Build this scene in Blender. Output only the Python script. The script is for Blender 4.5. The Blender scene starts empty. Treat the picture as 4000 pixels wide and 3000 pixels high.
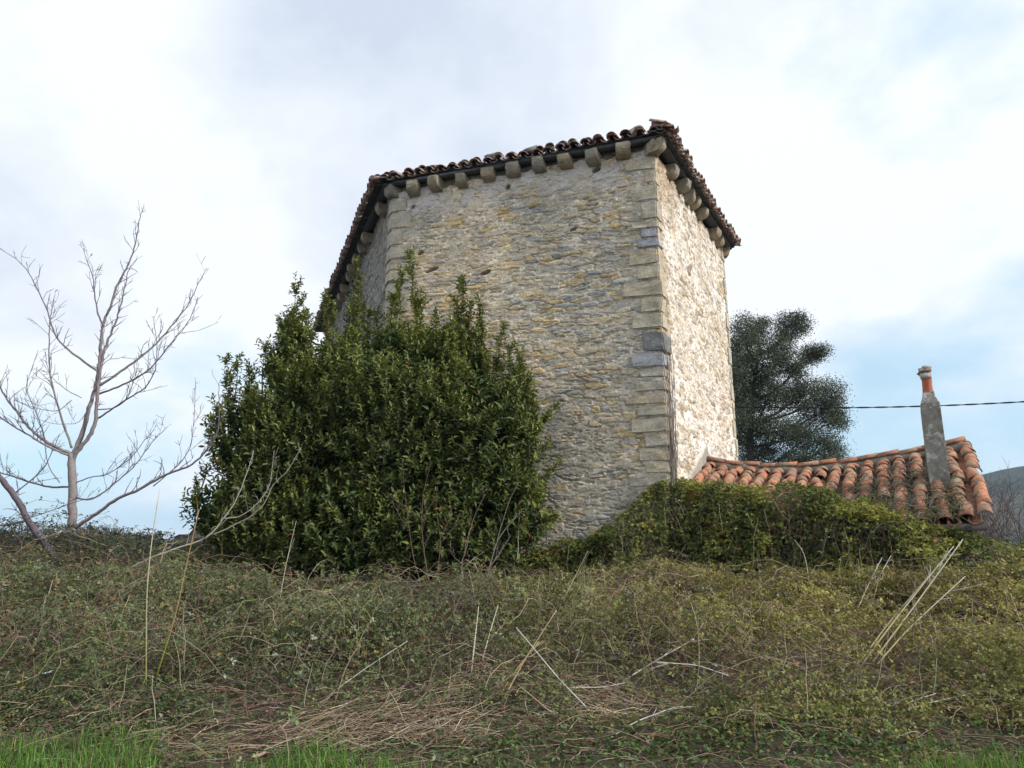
import bpy, bmesh, math, random
import numpy as np
from mathutils import Vector, Matrix
R_ = math.radians
rng = np.random.default_rng(7)
random.seed(7)
scene = bpy.context.scene
COL = scene.collection

# ------------------------------------------------------------------ camera
EYE = np.array([0.0, 0.0, 1.6]); PITCH = R_(13.0); FPX = 740.0
cam_d = bpy.data.cameras.new("camera"); cam = bpy.data.objects.new("camera", cam_d); COL.objects.link(cam)
cam.location = EYE; cam.rotation_euler = (R_(90) + PITCH, 0, 0)
cam_d.sensor_width = 36; cam_d.lens = FPX / 1024 * 36; cam_d.clip_start = 0.1; cam_d.clip_end = 9000
scene.camera = cam

# ------------------------------------------------------------------ light
SUN_DIR = Vector((0.80, -0.36, 0.62)).normalized()           # towards the sun
sun_el = math.asin(SUN_DIR.z); sun_az = math.atan2(SUN_DIR.x, SUN_DIR.y)
sd = bpy.data.lights.new("sun", 'SUN'); sd.energy = 3.2; sd.angle = R_(11); sd.color = (1.0, 0.95, 0.87)
so = bpy.data.objects.new("sun", sd); COL.objects.link(so)
so.rotation_euler = SUN_DIR.to_track_quat('Z', 'Y').to_euler()

world = bpy.data.worlds.new("World"); scene.world = world; world.use_nodes = True
nt = world.node_tree; nt.nodes.clear()
def N(nt, typ, **kw):
    n = nt.nodes.new(typ)
    for k, v in kw.items():
        if k.startswith('i_'): n.inputs[k[2:].replace('_', ' ')].default_value = v
        else: setattr(n, k, v)
    return n
sky = N(nt, 'ShaderNodeTexSky', sky_type='NISHITA', sun_disc=False, sun_elevation=sun_el, sun_rotation=sun_az)
sky.air_density = 1.0; sky.dust_density = 1.5; sky.ozone_density = 0.5
bg1 = N(nt, 'ShaderNodeBackground'); bg1.inputs[1].default_value = 0.15
nt.links.new(sky.outputs[0], bg1.inputs[0])
tc = N(nt, 'ShaderNodeTexCoord')
# cloud layer: directions projected on a plane overhead, so that clouds flatten to the horizon
sep = N(nt, 'ShaderNodeSeparateXYZ'); nt.links.new(tc.outputs['Generated'], sep.inputs[0])
zc = N(nt, 'ShaderNodeMath', operation='MAXIMUM'); zc.inputs[1].default_value = 0.0; nt.links.new(sep.outputs[2], zc.inputs[0])
za = N(nt, 'ShaderNodeMath', operation='ADD'); za.inputs[1].default_value = 0.42; nt.links.new(zc.outputs[0], za.inputs[0])
dx = N(nt, 'ShaderNodeMath', operation='DIVIDE'); nt.links.new(sep.outputs[0], dx.inputs[0]); nt.links.new(za.outputs[0], dx.inputs[1])
dy = N(nt, 'ShaderNodeMath', operation='DIVIDE'); nt.links.new(sep.outputs[1], dy.inputs[0]); nt.links.new(za.outputs[0], dy.inputs[1])
cmb = N(nt, 'ShaderNodeCombineXYZ'); nt.links.new(dx.outputs[0], cmb.inputs[0]); nt.links.new(dy.outputs[0], cmb.inputs[1])
def mth(op, a, b=None, c=None):
    n = N(nt, 'ShaderNodeMath', operation=op)
    for k, v in enumerate((a, b, c)):
        if v is None: continue
        if isinstance(v, (int, float)): n.inputs[k].default_value = v
        else: nt.links.new(v, n.inputs[k])
    return n.outputs[0]
def sky_noise(scale, detail, rough, off, dist=0.2):
    m_ = N(nt, 'ShaderNodeMapping'); m_.inputs['Location'].default_value = off; nt.links.new(cmb.outputs[0], m_.inputs[0])
    n = N(nt, 'ShaderNodeTexNoise'); n.inputs['Scale'].default_value = scale; n.inputs['Detail'].default_value = detail; n.inputs['Roughness'].default_value = rough; n.inputs['Distortion'].default_value = dist
    nt.links.new(m_.outputs[0], n.inputs['Vector']); return n.outputs[0]
def lobe(d, width):          # 1 towards direction d, falling to 0 at the given cosine width
    v = N(nt, 'ShaderNodeVectorMath', operation='DOT_PRODUCT'); v.inputs[1].default_value = Vector(d).normalized(); nt.links.new(tc.outputs['Generated'], v.inputs[0])
    r = N(nt, 'ShaderNodeMapRange', interpolation_type='SMOOTHSTEP'); r.inputs[1].default_value = width; r.inputs[2].default_value = 1.0; nt.links.new(v.outputs['Value'], r.inputs[0]); return r.outputs[0]
nA = sky_noise(1.6, 8, .56, (3.1, 1.7, 0), .1); nB = sky_noise(2.1, 8, .56, (7.3, 4.1, 2), .1); 
low = N(nt, 'ShaderNodeMapRange', interpolation_type='SMOOTHSTEP'); low.inputs[1].default_value = .40; low.inputs[2].default_value = .02; nt.links.new(sep.outputs[2], low.inputs[0])
# clouds thin out towards the horizon, most of all on the right
cov = mth('SUBTRACT', mth('ADD', nA, .14), mth('MULTIPLY', low.outputs[0], .20))
cov = mth('SUBTRACT', cov, mth('MULTIPLY', lobe((.62, .78, .16), .88), .10))
cr = N(nt, 'ShaderNodeValToRGB'); cr.color_ramp.elements[0].position = 0.36; cr.color_ramp.elements[1].position = 0.56
cr.color_ramp.elements[0].color = (0.0, 0.0, 0.0, 1); nt.links.new(cov, cr.inputs[0])
grey = mth('ADD', mth('MULTIPLY', nB, .85), mth('MULTIPLY', lobe((-.13, .83, .55), .94), .26))
cr2 = N(nt, 'ShaderNodeValToRGB')
cr2.color_ramp.elements[0].position = 0.43; cr2.color_ramp.elements[0].color = (0.75, 0.785, 0.825, 1)
cr2.color_ramp.elements[1].position = 0.66; cr2.color_ramp.elements[1].color = (0.50, 0.56, 0.66, 1)
nt.links.new(grey, cr2.inputs[0])
veil = N(nt, 'ShaderNodeMix', data_type='RGBA'); veil.inputs[6].default_value = (0.44, 0.63, 0.74, 1)      # thin cloud lets the blue through
nt.links.new(cr.outputs[0], veil.inputs[0]); nt.links.new(cr2.outputs[0], veil.inputs[7])
bg2 = N(nt, 'ShaderNodeBackground'); bg2.inputs[1].default_value = 1.0; nt.links.new(veil.outputs[2], bg2.inputs[0])
cfac = mth('MULTIPLY_ADD', cr.outputs[0], .35, .65)
mx = N(nt, 'ShaderNodeMixShader'); nt.links.new(cfac, mx.inputs[0]); nt.links.new(bg1.outputs[0], mx.inputs[1]); nt.links.new(bg2.outputs[0], mx.inputs[2])
wo = N(nt, 'ShaderNodeOutputWorld'); nt.links.new(mx.outputs[0], wo.inputs[0])
scene.view_settings.view_transform = 'Standard'; scene.view_settings.look = 'None'
scene.view_settings.exposure = 0.45; scene.view_settings.gamma = 1.0
scene.render.engine = 'CYCLES'
scene.render.resolution_x = 1024; scene.render.resolution_y = 768

# ------------------------------------------------------------------ pixel helpers (photo measured at 2212 px wide)
F_ = np.array([0, math.cos(PITCH), math.sin(PITCH)]); U_ = np.array([0, -math.sin(PITCH), math.cos(PITCH)])
K = 1024 / 2212.0
def proj(p):                     # world point -> display px
    v = np.asarray(p) - EYE; w = v @ F_; return (512 + FPX * v[0] / w) / K, (384 - FPX * (v @ U_) / w) / K
def ray(x, y):                    # display px -> direction
    return F_ + np.array([1, 0, 0]) * (x * K - 512) / FPX + U_ * (384 - y * K) / FPX
def pt(x, y, Y):
    d = ray(x, y); return EYE + d * (Y / d[1])
def ptz(x, y, z):
    d = ray(x, y); return EYE + d * ((z - EYE[2]) / d[2])
def ptplane(x, y, p0, n):
    d = ray(x, y); return EYE + d * (np.dot(p0 - EYE, n) / np.dot(d, n))
Z1 = lambda x, y: ((1200 + .7685 * x) / 1.80832, (450 + .7685 * y) / 1.80832)      # zoomed crops of the photo -> display px
Z2 = lambda x, y: ((2300 + .3616 * x) / 1.80832, (450 + .3616 * y) / 1.80832)
Z3 = lambda x, y: ((1200 + .3618 * x) / 1.80832, (800 + .3618 * y) / 1.80832)
Z4 = lambda x, y: ((2400 + .603 * x) / 1.80832, (1200 + .603 * y) / 1.80832)
Z5 = lambda x, y: (x * .9346 / 1.80832, (750 + y * .9346) / 1.80832)
Z6 = lambda x, y: ((700 + x * .8439) / 1.80832, (950 + y * .8439) / 1.80832)
Z7 = lambda x, y: ((1500 + x * .3918) / 1.80832, (1750 + y * .3918) / 1.80832)

# ------------------------------------------------------------------ noise
def _h(ix, iy, s):
    h = (ix.astype(np.int64) * 374761393 + iy.astype(np.int64) * 668265263 + s * 974634777) & 0x7fffffff
    h = ((h ^ (h >> 13)) * 1274126177) & 0x7fffffff
    h = h ^ (h >> 16)
    return (h & 0xffffff) / float(0xffffff)
def vn(x, y, s=0):
    x = np.asarray(x, float); y = np.asarray(y, float)
    ix = np.floor(x); iy = np.floor(y); fx = x - ix; fy = y - iy
    fx = fx * fx * (3 - 2 * fx); fy = fy * fy * (3 - 2 * fy)
    a = _h(ix, iy, s); b = _h(ix + 1, iy, s); c = _h(ix, iy + 1, s); d = _h(ix + 1, iy + 1, s)
    return (a * (1 - fx) + b * fx) * (1 - fy) + (c * (1 - fx) + d * fx) * fy
def fbm(x, y, s=0, o=4):
    t = 0; a = 0.5; f = 1
    for k in range(o):
        t = t + a * vn(np.asarray(x) * f, np.asarray(y) * f, s + k * 17); a *= .5; f *= 2.03
    return t / (1 - .5 ** o)
def sstep(a, b, x):
    t = np.clip((x - a) / (b - a), 0, 1); return t * t * (3 - 2 * t)
def mixc(c0, c1, t):
    return np.asarray(c0) * (1 - t[..., None]) + np.asarray(c1) * t[..., None]
def nrm(v):
    return v / np.maximum(np.linalg.norm(v, axis=-1, keepdims=True), 1e-9)

# ------------------------------------------------------------------ mesh helpers
def mesh_np(name, V, faces, mat, parent=None, col=None, smooth=False):
    """V (n,3); faces: list of int arrays (m,k)."""
    me = bpy.data.meshes.new(name)
    V = np.ascontiguousarray(V, dtype=np.float32)
    me.vertices.add(len(V)); me.vertices.foreach_set('co', V.ravel())
    loops = np.concatenate([f.ravel() for f in faces]).astype(np.int32)
    tot = np.concatenate([np.full(len(f), f.shape[1], np.int32) for f in faces])
    start = np.concatenate([[0], np.cumsum(tot)[:-1]]).astype(np.int32)
    me.loops.add(len(loops)); me.loops.foreach_set('vertex_index', loops)
    me.polygons.add(len(tot)); me.polygons.foreach_set('loop_start', start)
    me.polygons.foreach_set('loop_total', tot)
    if smooth: me.polygons.foreach_set('use_smooth', np.ones(len(tot), bool))
    me.update(calc_edges=True)
    if col is not None:
        a = me.color_attributes.new('Col', 'FLOAT_COLOR', 'POINT')
        c = np.ones((len(V), 4), np.float32); c[:, :3] = col
        a.data.foreach_set('color', c.ravel())
    me.materials.append(mat)
    o = bpy.data.objects.new(name, me); COL.objects.link(o)
    if parent: o.parent = parent; o.matrix_parent_inverse = Matrix.Translation(-Vector(parent.location))
    return o
def grid_faces(nu, nv):
    i = np.arange(nu * nv).reshape(nv, nu)
    return np.stack([i[:-1, :-1], i[:-1, 1:], i[1:, 1:], i[1:, :-1]], -1).reshape(-1, 4)
class Acc:
    """collects vertices, faces and colours of one mesh"""
    def __init__(s): s.V = []; s.F = {}; s.C = []; s.n = 0
    def add(s, V, faces, col=None):
        V = np.asarray(V, float).reshape(-1, 3); s.V.append(V)
        for f in faces:
            f = np.asarray(f); s.F.setdefault(f.shape[1], []).append(f + s.n)
        c = np.ones((len(V), 3)) if col is None else np.broadcast_to(np.asarray(col, float), (len(V), 3))
        s.C.append(c); s.n += len(V)
    def tubes(s, P, r, sides=5, col=None, cap=True):
        """P (k,n,3), r (k,n) or (n,)"""
        P = np.asarray(P, float)
        if P.ndim == 2: P = P[None]
        k, n, _ = P.shape
        r = np.broadcast_to(np.asarray(r, float), (k, n))
        T = nrm(np.gradient(P, axis=1))
        ref = np.where(np.abs(T[:, :1, 2:3]) > .8, np.array([1., .2, 0]), np.array([.1, .2, 1.]))
        A = nrm(np.cross(T, np.broadcast_to(ref, T.shape))); B = np.cross(T, A)
        an = np.arange(sides) * 2 * math.pi / sides
        ring = P[:, :, None] + r[:, :, None, None] * (A[:, :, None] * np.cos(an)[:, None] + B[:, :, None] * np.sin(an)[:, None])
        idx = np.arange(k * n * sides).reshape(k, n, sides)
        a = idx[:, :-1]; b = idx[:, 1:]
        f = np.stack([a, np.roll(a, -1, 2), np.roll(b, -1, 2), b], -1).reshape(-1, 4)
        fs = [f]
        if cap and sides > 3: fs += [idx[:, 0][:, ::-1], idx[:, -1]]
        if col is not None:
            col = np.asarray(col, float)
            if col.ndim == 2 and len(col) == k: col = np.repeat(col, n * sides, 0)
        s.add(ring, fs, col)
    def leaves(s, P, D, Nn, L, W, col, fold=0.25, six=True):
        """P base (n,3), D direction, Nn normal, L length, W full width"""
        D = nrm(D); S = nrm(np.cross(D, Nn)); Nn = np.cross(S, D)
        L = np.broadcast_to(L, (len(P),))[:, None]; W = np.broadcast_to(W, (len(P),))[:, None] * .5
        up = Nn * W * fold * 2
        curve = -Nn * L * .12
        if six:
            V = np.stack([P, P + D * L * .3 - S * W * .95 + up, P + D * L * .68 - S * W * .75 + up + curve * .5, P + D * L + curve,
                          P + D * L * .68 + S * W * .75 + up + curve * .5, P + D * L * .3 + S * W * .95 + up], 1)
            b = np.arange(len(P))[:, None] * 6
            s.add(V, [b + np.array([0, 3, 2, 1]), b + np.array([0, 5, 4, 3])], np.repeat(col, 6, 0))
        else:
            V = np.stack([P, P + D * L * .45 - S * W + up, P + D * L, P + D * L * .45 + S * W + up], 1)
            b = np.arange(len(P))[:, None] * 4
            s.add(V, [b + np.array([0, 2, 1]), b + np.array([0, 3, 2])], np.repeat(col, 4, 0))
    def box(s, c, ax, ay, az, hx, hy, hz, col=None, jit=0.0):
        c = np.asarray(c, float); V = []
        for sx, sy, sz in ((-1,-1,-1),(1,-1,-1),(1,1,-1),(-1,1,-1),(-1,-1,1),(1,-1,1),(1,1,1),(-1,1,1)):
            V.append(c + np.asarray(ax) * hx * sx + np.asarray(ay) * hy * sy + np.asarray(az) * hz * sz + (rng.normal(0, jit, 3) if jit else 0))
        s.add(V, [np.array([[0,3,2,1],[4,5,6,7],[0,1,5,4],[1,2,6,5],[2,3,7,6],[3,0,4,7]])], col)
    def build(s, name, mat, parent=None, smooth=False):
        F = [np.concatenate(v) for v in s.F.values()]
        return mesh_np(name, np.concatenate(s.V), F, mat, parent, np.concatenate(s.C), smooth)
def bm_obj(name, bm, mat, parent=None, smooth=False):
    bmesh.ops.recalc_face_normals(bm, faces=bm.faces)
    me = bpy.data.meshes.new(name); bm.to_mesh(me); bm.free(); me.materials.append(mat)
    if smooth:
        for p in me.polygons: p.use_smooth = True
    o = bpy.data.objects.new(name, me); COL.objects.link(o)
    if parent: o.parent = parent; o.matrix_parent_inverse = Matrix.Translation(-Vector(parent.location))
    return o
def prism(bm, foot, z0, z1):
    a = [bm.verts.new((p[0], p[1], z0)) for p in foot]; b = [bm.verts.new((p[0], p[1], z1)) for p in foot]
    n = len(foot); bm.faces.new(a[::-1]); bm.faces.new(b)
    for i in range(n): bm.faces.new((a[i], a[(i+1) % n], b[(i+1) % n], b[i]))
def tag(o, label=None, cat=None, group=None, kind=None):
    if label: o['label'] = label
    if cat: o['category'] = cat
    if group: o['group'] = group
    if kind: o['kind'] = kind
    return o
def empty(name, loc, label, cat, group=None):
    o = bpy.data.objects.new(name, None); COL.objects.link(o); o.location = loc; o.empty_display_size = .3
    return tag(o, label, cat, group)

# ------------------------------------------------------------------ materials
def new_mat(name):
    m = bpy.data.materials.new(name); m.use_nodes = True; t = m.node_tree
    return m, t, t.nodes['Principled BSDF']
def noise(t, scale, detail=5, rough=.6, coord='Object', stretch=None):
    tcn = t.nodes.new('ShaderNodeTexCoord'); n = t.nodes.new('ShaderNodeTexNoise')
    n.inputs['Scale'].default_value = scale; n.inputs['Detail'].default_value = detail; n.inputs['Roughness'].default_value = rough
    src = tcn.outputs[coord]
    if stretch:
        mpn = t.nodes.new('ShaderNodeMapping'); mpn.inputs['Scale'].default_value = stretch; t.links.new(src, mpn.inputs[0]); src = mpn.outputs[0]
    t.links.new(src, n.inputs['Vector']); return n.outputs[0]
def ramp(t, src, *stops):
    r = t.nodes.new('ShaderNodeValToRGB'); e = r.color_ramp.elements
    while len(e) < len(stops): e.new(0.5)
    for el, (p, c) in zip(e, stops): el.position = p; el.color = (*c, 1) if len(c) == 3 else c
    t.links.new(src, r.inputs[0]); return r.outputs[0]
def mixn(t, a, b, fac, mode='MIX'):
    m = t.nodes.new('ShaderNodeMix'); m.data_type = 'RGBA'; m.blend_type = mode
    for s, k in ((fac, 0), (a, 6), (b, 7)):
        if isinstance(s, (int, float)): m.inputs[k].default_value = s
        elif isinstance(s, tuple): m.inputs[k].default_value = (*s, 1)
        else: t.links.new(s, m.inputs[k])
    return m.outputs[2]
def bump(t, b, src, strength, dist):
    n = t.nodes.new('ShaderNodeBump'); n.inputs['Strength'].default_value = strength; n.inputs['Distance'].default_value = dist
    t.links.new(src, n.inputs['Height']); t.links.new(n.outputs[0], b.inputs['Normal'])
def attr(t):
    a = t.nodes.new('ShaderNodeAttribute'); a.attribute_name = 'Col'; return a.outputs['Color']
G3 = lambda v: (v, v, v)
def mat_attr(name, rough=.9, var=(.75, 1.25), nscale=30, bstr=.5, bdist=.01, spec=.2, fine=(.75, 1.2)):
    m, t, b = new_mat(name)
    c = attr(t)
    n = noise(t, nscale, 6, .65)
    c = mixn(t, c, ramp(t, n, (.3, G3(fine[0])), (.7, G3(fine[1]))), 1.0, 'MULTIPLY')
    t.links.new(c, b.inputs['Base Color']); b.inputs['Roughness'].default_value = rough; b.inputs['Specular IOR Level'].default_value = spec
    if bstr: bump(t, b, n, bstr, bdist)
    return m
def mat_leaf(name, rough=.45, spec=.4, trans=.25, var=(.55, 1.5)):
    m, t, b = new_mat(name)
    g = t.nodes.new('ShaderNodeNewGeometry')
    c = mixn(t, attr(t), ramp(t, g.outputs['Random Per Island'], (0, G3(var[0])), (1, G3(var[1]))), 1.0, 'MULTIPLY')
    t.links.new(c, b.inputs['Base Color']); b.inputs['Roughness'].default_value = rough; b.inputs['Specular IOR Level'].default_value = spec
    if trans:
        tr = t.nodes.new('ShaderNodeBsdfTranslucent'); t.links.new(mixn(t, c, (1.0, 1.05, .45), .5, 'MULTIPLY'), tr.inputs[0])
        ms = t.nodes.new('ShaderNodeMixShader'); ms.inputs[0].default_value = trans
        t.links.new(b.outputs[0], ms.inputs[1]); t.links.new(tr.outputs[0], ms.inputs[2])
        t.links.new(ms.outputs[0], t.nodes['Material Output'].inputs[0])
    return m
def mat_stone(name, c0, c1, c2, lichen=(.42, .41, .36), scale=6, lich=.35):
    m, t, b = new_mat(name)
    oi = t.nodes.new('ShaderNodeObjectInfo')
    base = ramp(t, oi.outputs['Random'], (0, c0), (.5, c1), (1, c2))
    n = noise(t, scale, 8, .65); n2 = noise(t, scale * 6, 6, .7); n3 = noise(t, scale * .9 + 1.3, 7, .7)
    c = mixn(t, base, ramp(t, n, (.3, G3(.62)), (.5, G3(1.0)), (.75, G3(1.25))), 1.0, 'MULTIPLY')
    c = mixn(t, c, lichen, ramp(t, n3, (.50, G3(0)), (.68, G3(lich))))
    c = mixn(t, c, ramp(t, n2, (.3, G3(.7)), (.7, G3(1.2))), 1.0, 'MULTIPLY')
    t.links.new(c, b.inputs['Base Color']); b.inputs['Roughness'].default_value = .95; b.inputs['Specular IOR Level'].default_value = .15
    bump(t, b, n2, .6, .02)
    return m
M_WALL = mat_attr('rubble masonry', .95, nscale=22, bstr=.7, bdist=.015, fine=(.72, 1.22))
M_QUOIN = mat_stone('sandstone quoin', (.47, .395, .28), (.50, .445, .34), (.42, .38, .31), lichen=(.44, .42, .385), lich=.85, scale=3.2)
M_QBLUE = mat_stone('blue grey block', (.40, .41, .44), (.37, .38, .41), (.36, .37, .40), lich=.5)
M_QDARK = mat_stone('dark slate block', (.19, .20, .195), (.18, .19, .19), (.2, .2, .195), lich=.4)
M_CORB = mat_stone('corbel stone', (.34, .28, .19), (.30, .275, .225), (.40, .32, .21), lichen=(.3, .3, .28))
M_WOOD = mat_attr('weathered timber', .85, nscale=14, bstr=.5)
M_BARK = mat_attr('smooth bark', .85, nscale=25, bstr=.4, fine=(.7, 1.2))
M_STEM = mat_attr('stems', .8, nscale=30, bstr=0, fine=(.8, 1.15))
M_LAUREL = mat_leaf('laurel leaf', .5, .28, .25, (.6, 1.4))
M_BRAM = mat_leaf('bramble leaf', .6, .25, .3, (.5, 1.5))
M_OAK = mat_leaf('evergreen foliage', .7, .2, .15)
M_GRASS = mat_leaf('grass blade', .6, .25, .35, (.6, 1.4))
M_STRAW = mat_leaf('dry straw', .85, .1, .15, (.55, 1.4))
def mat_tile(name, cols, dark, lich, lf):
    m, t, b = new_mat(name)
    g = t.nodes.new('ShaderNodeNewGeometry')
    base = ramp(t, g.outputs['Random Per Island'], *[(i / (len(cols) - 1), c) for i, c in enumerate(cols)])
    n = noise(t, 7, 8, .7); n2 = noise(t, 30, 6, .7); n3 = noise(t, 4.3, 8, .7)
    c = mixn(t, base, dark, ramp(t, n, (.47, G3(0)), (.64, G3(.85))))
    c = mixn(t, c, lich, ramp(t, n3, (.49, G3(0)), (.60, G3(lf))))
    c = mixn(t, c, ramp(t, n2, (.3, G3(.7)), (.7, G3(1.25))), 1.0, 'MULTIPLY')
    t.links.new(c, b.inputs['Base Color']); b.inputs['Roughness'].default_value = .9; b.inputs['Specular IOR Level'].default_value = .2
    bump(t, b, n2, .4, .008)
    return m
M_TILE_OLD = mat_tile('old roof tile', [(.26, .10, .08), (.18, .10, .085), (.40, .29, .23), (.23, .10, .085), (.38, .32, .27)], (.10, .085, .08), (.50, .46, .41), .9)
M_TILE = mat_tile('terracotta roof tile', [(.44, .17, .09), (.33, .13, .08), (.50, .22, .12), (.27, .13, .09), (.46, .19, .10), (.38, .22, .15)], (.10, .08, .065), (.25, .23, .17), .8)

# ------------------------------------------------------------------ masonry
def masonry(u, v, seed, cu, cv, depth, mortar_lo, mortar_hi, cols_stone, cols_mortar, gap=.5, bias=None, sliv=1.0):
    """irregular coursed rubble: returns displacement and colour for wall coordinates u (along) and v (up)"""
    uu = u + .10 * (fbm(u * 1.3, v * 1.6, seed + 5) - .5) + .07 * (fbm(u * 7, v * 11, seed + 3, 4) - .5)
    vv = v + .34 * (fbm(u * .7, v * .8, seed + 9) - .5) + .05 * (fbm(u * 2.2, v * 6, seed + 10, 3) - .5) + .05 * (fbm(u * 9, v * 14, seed + 11, 4) - .5)
    gv = vv / cv; row = np.floor(gv)
    F1 = np.full(u.shape, 9.); F2 = np.full(u.shape, 9.); I1 = np.zeros(u.shape); J1 = np.zeros(u.shape)
    for dj in (-1, 0, 1):
        j = row + dj
        off = _h(j, j * 0 + 3, seed + 21); wid = .7 + .9 * _h(j, j * 0 + 8, seed + 22)
        gu = uu / (cu * wid) + off * 7.3; i0 = np.floor(gu)
        for di in (-1, 0, 1):
            i = i0 + di
            px = i + .5 + .75 * (_h(i, j, seed) - .5); py = j + .5 + .6 * (_h(i, j, seed + 1) - .5)
            d = ((np.abs(gu - px) * 1.0) ** 2.6 + (np.abs(gv - py)) ** 2.6) ** (1 / 2.6) - .30 * (_h(i, j, seed + 2) - .5)
            m = d < F1
            F2 = np.where(m, F1, np.minimum(F2, d)); I1 = np.where(m, i, I1); J1 = np.where(m, j, J1); F1 = np.where(m, d, F1)
    e = F2 - F1
    rid = _h(I1, J1, seed + 31); rid2 = _h(I1, J1, seed + 32); rid3 = _h(I1, J1, seed + 33)
    prof = sstep(.02, .20, e)
    fine = fbm(u * 18, v * 40, seed + 41, 3); fine2 = fbm(u * 40, v * 40, seed + 43, 2)
    lam = fbm(u * 5 + rid * 9, v * 60, seed + 47, 2)
    rough = fbm(u * 13, v * 26, seed + 45, 4)
    hs = prof * (.15 + 1.0 * rid) + .40 * (rough - .5) + .22 * (lam - .5)
    lvl = mortar_lo + (mortar_hi - mortar_lo) * sstep(.32, .68, fbm(u * .75, v * .85, seed + 51))
    if bias is not None: lvl = lvl + bias
    hm = lvl + .25 * (fine2 - .5) + .55 * (fbm(u * 4, v * 8, seed + 53, 5) - .5)
    # thin slate slivers pushed into the mortar
    gu = u / (cu * .55); gw = (v + .12 * (fbm(u * 1.5, v * 2, seed + 81) - .5)) / (cv * .42)
    sj = np.floor(gw); gu = gu + 5 * _h(sj, sj * 0 + 2, seed + 82); si = np.floor(gu)
    sl = _h(si, sj, seed + 83); fu = gu - si; fv = gw - sj
    sp = sstep(.0, .25, np.minimum(fu, 1 - fu) + .25 * (fine - .5)) * sstep(.05, .45, np.minimum(fv, 1 - fv) + .3 * (rough - .5)) * (sl > .62) * sliv
    hm = hm + sp * .16
    lost = sstep(gap, gap + .07, fbm(u * 2.2, v * 4.5, seed + 61)) * (1 - sstep(.04, .20, e))       # mortar fallen from joints
    lost = np.maximum(lost, sstep(gap + .07, gap + .13, fbm(u * 5, v * 13, seed + 63, 3)) * .8)
    hm = hm - 1.3 * lost
    isst = sstep(-.03, .03, hs - hm)
    h = np.maximum(hs, hm) - .9
    k = len(cols_stone); ci = np.minimum((rid2 * k).astype(int), k - 1)
    cs = np.asarray(cols_stone)[ci] * (.72 + .5 * rid3)[..., None] * (.70 + .6 * lam)[..., None] * (.7 + .6 * rough)[..., None]
    cm = mixc(cols_mortar[0], cols_mortar[1], sstep(.35, .65, fbm(u * 1.1, v * .9, seed + 71)))
    cm = cm * (.72 + .56 * fbm(u * 9, v * 12, seed + 73, 5))[..., None]
    scol = np.asarray(cols_stone)[np.minimum((_h(si, sj, seed + 84) * k).astype(int), k - 1)]
    cm = cm * (1 - .65 * sp)[..., None] + scol * (.65 * sp)[..., None]
    fleck = sstep(.60, .68, fbm(u * 14, v * 17, seed + 75, 4))[..., None]; cm = cm * (1 + .45 * fleck)
    crack = sstep(.60, .66, fbm(u * 9, v * 24, seed + 77, 4)); hm2 = crack * .35; cm = cm * (1 - .2 * crack)[..., None]
    h = h - hm2 * (1 - isst)
    cm = cm * (1 - .45 * lost)[..., None]
    wash = (.45 * sstep(.45, .62, fbm(u * 3.1, v * 5, seed + 91, 4)))[..., None]                       # lime smears over the stones
    cs = cs * (1 - wash) + cm * wash
    c = cm * (1 - isst)[..., None] + cs * isst[..., None]
    return h * depth, c
def wall_face(name, A, B, z0, z1, res, seed, parent, label=None, top=None, **kw):
    A = np.asarray(A[:2], float); B = np.asarray(B[:2], float); L = np.linalg.norm(B - A); d = (B - A) / L; n = np.array([d[1], -d[0]])
    nu = int(L / res) + 1; nv = int((z1 - z0) / res) + 1
    u, v = np.meshgrid(np.linspace(0, L, nu), np.linspace(0, z1 - z0, nv))
    vis = kw.pop('post', None)
    bias = kw.pop('biasf', None)
    h, c = masonry(u, v, seed, bias=bias(u, v) if bias else None, **kw)
    if vis: h, c = vis(u, v, h, c)
    zz = z0 + v
    if top is not None: zz = z0 + v * (top(u) / (z1 - z0))
    X = A[0] + d[0] * u + n[0] * h; Yy = A[1] + d[1] * u + n[1] * h
    o = mesh_np(name, np.stack([X, Yy, zz], -1).reshape(-1, 3), [grid_faces(nu, nv)], M_WALL, parent, c.reshape(-1, 3), False)
    if label: o['label'] = label
    return o
OCHRE = [(.54, .40, .21), (.46, .35, .20), (.40, .35, .27), (.54, .45, .31), (.36, .345, .32), (.50, .38, .22), (.36, .35, .34)]

# ------------------------------------------------------------------ terrain
def seg_dist(X, Y, a, b):
    ax, ay = a; bx, by = b; t = np.clip(((X - ax) * (bx - ax) + (Y - ay) * (by - ay)) / ((bx - ax) ** 2 + (by - ay) ** 2), 0, 1)
    return np.hypot(X - ax - t * (bx - ax), Y - ay - t * (by - ay))
def ground_z(X, Y):
    X = np.asarray(X, float); Y = np.asarray(Y, float)
    t = np.clip((Y - 6.4) / 8.6, 0, 1)
    g = 1.12 * t + .10 * (fbm(X * .35, Y * .35, 301) - .5) * sstep(5, 8, Y)
    dist = seg_dist(X, Y, (-2, -40), (0, 14)); dist = np.minimum(dist, seg_dist(X, Y, (0, 14), (-1, 30)) - 2)
    drop = np.maximum(dist - 9.5, 0)
    g = g - 42 * (1 - np.exp(-(drop / 90.0) ** 1.3)) - .02 * np.maximum(0, drop - 0) * np.exp(-drop / 40)
    return g
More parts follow.
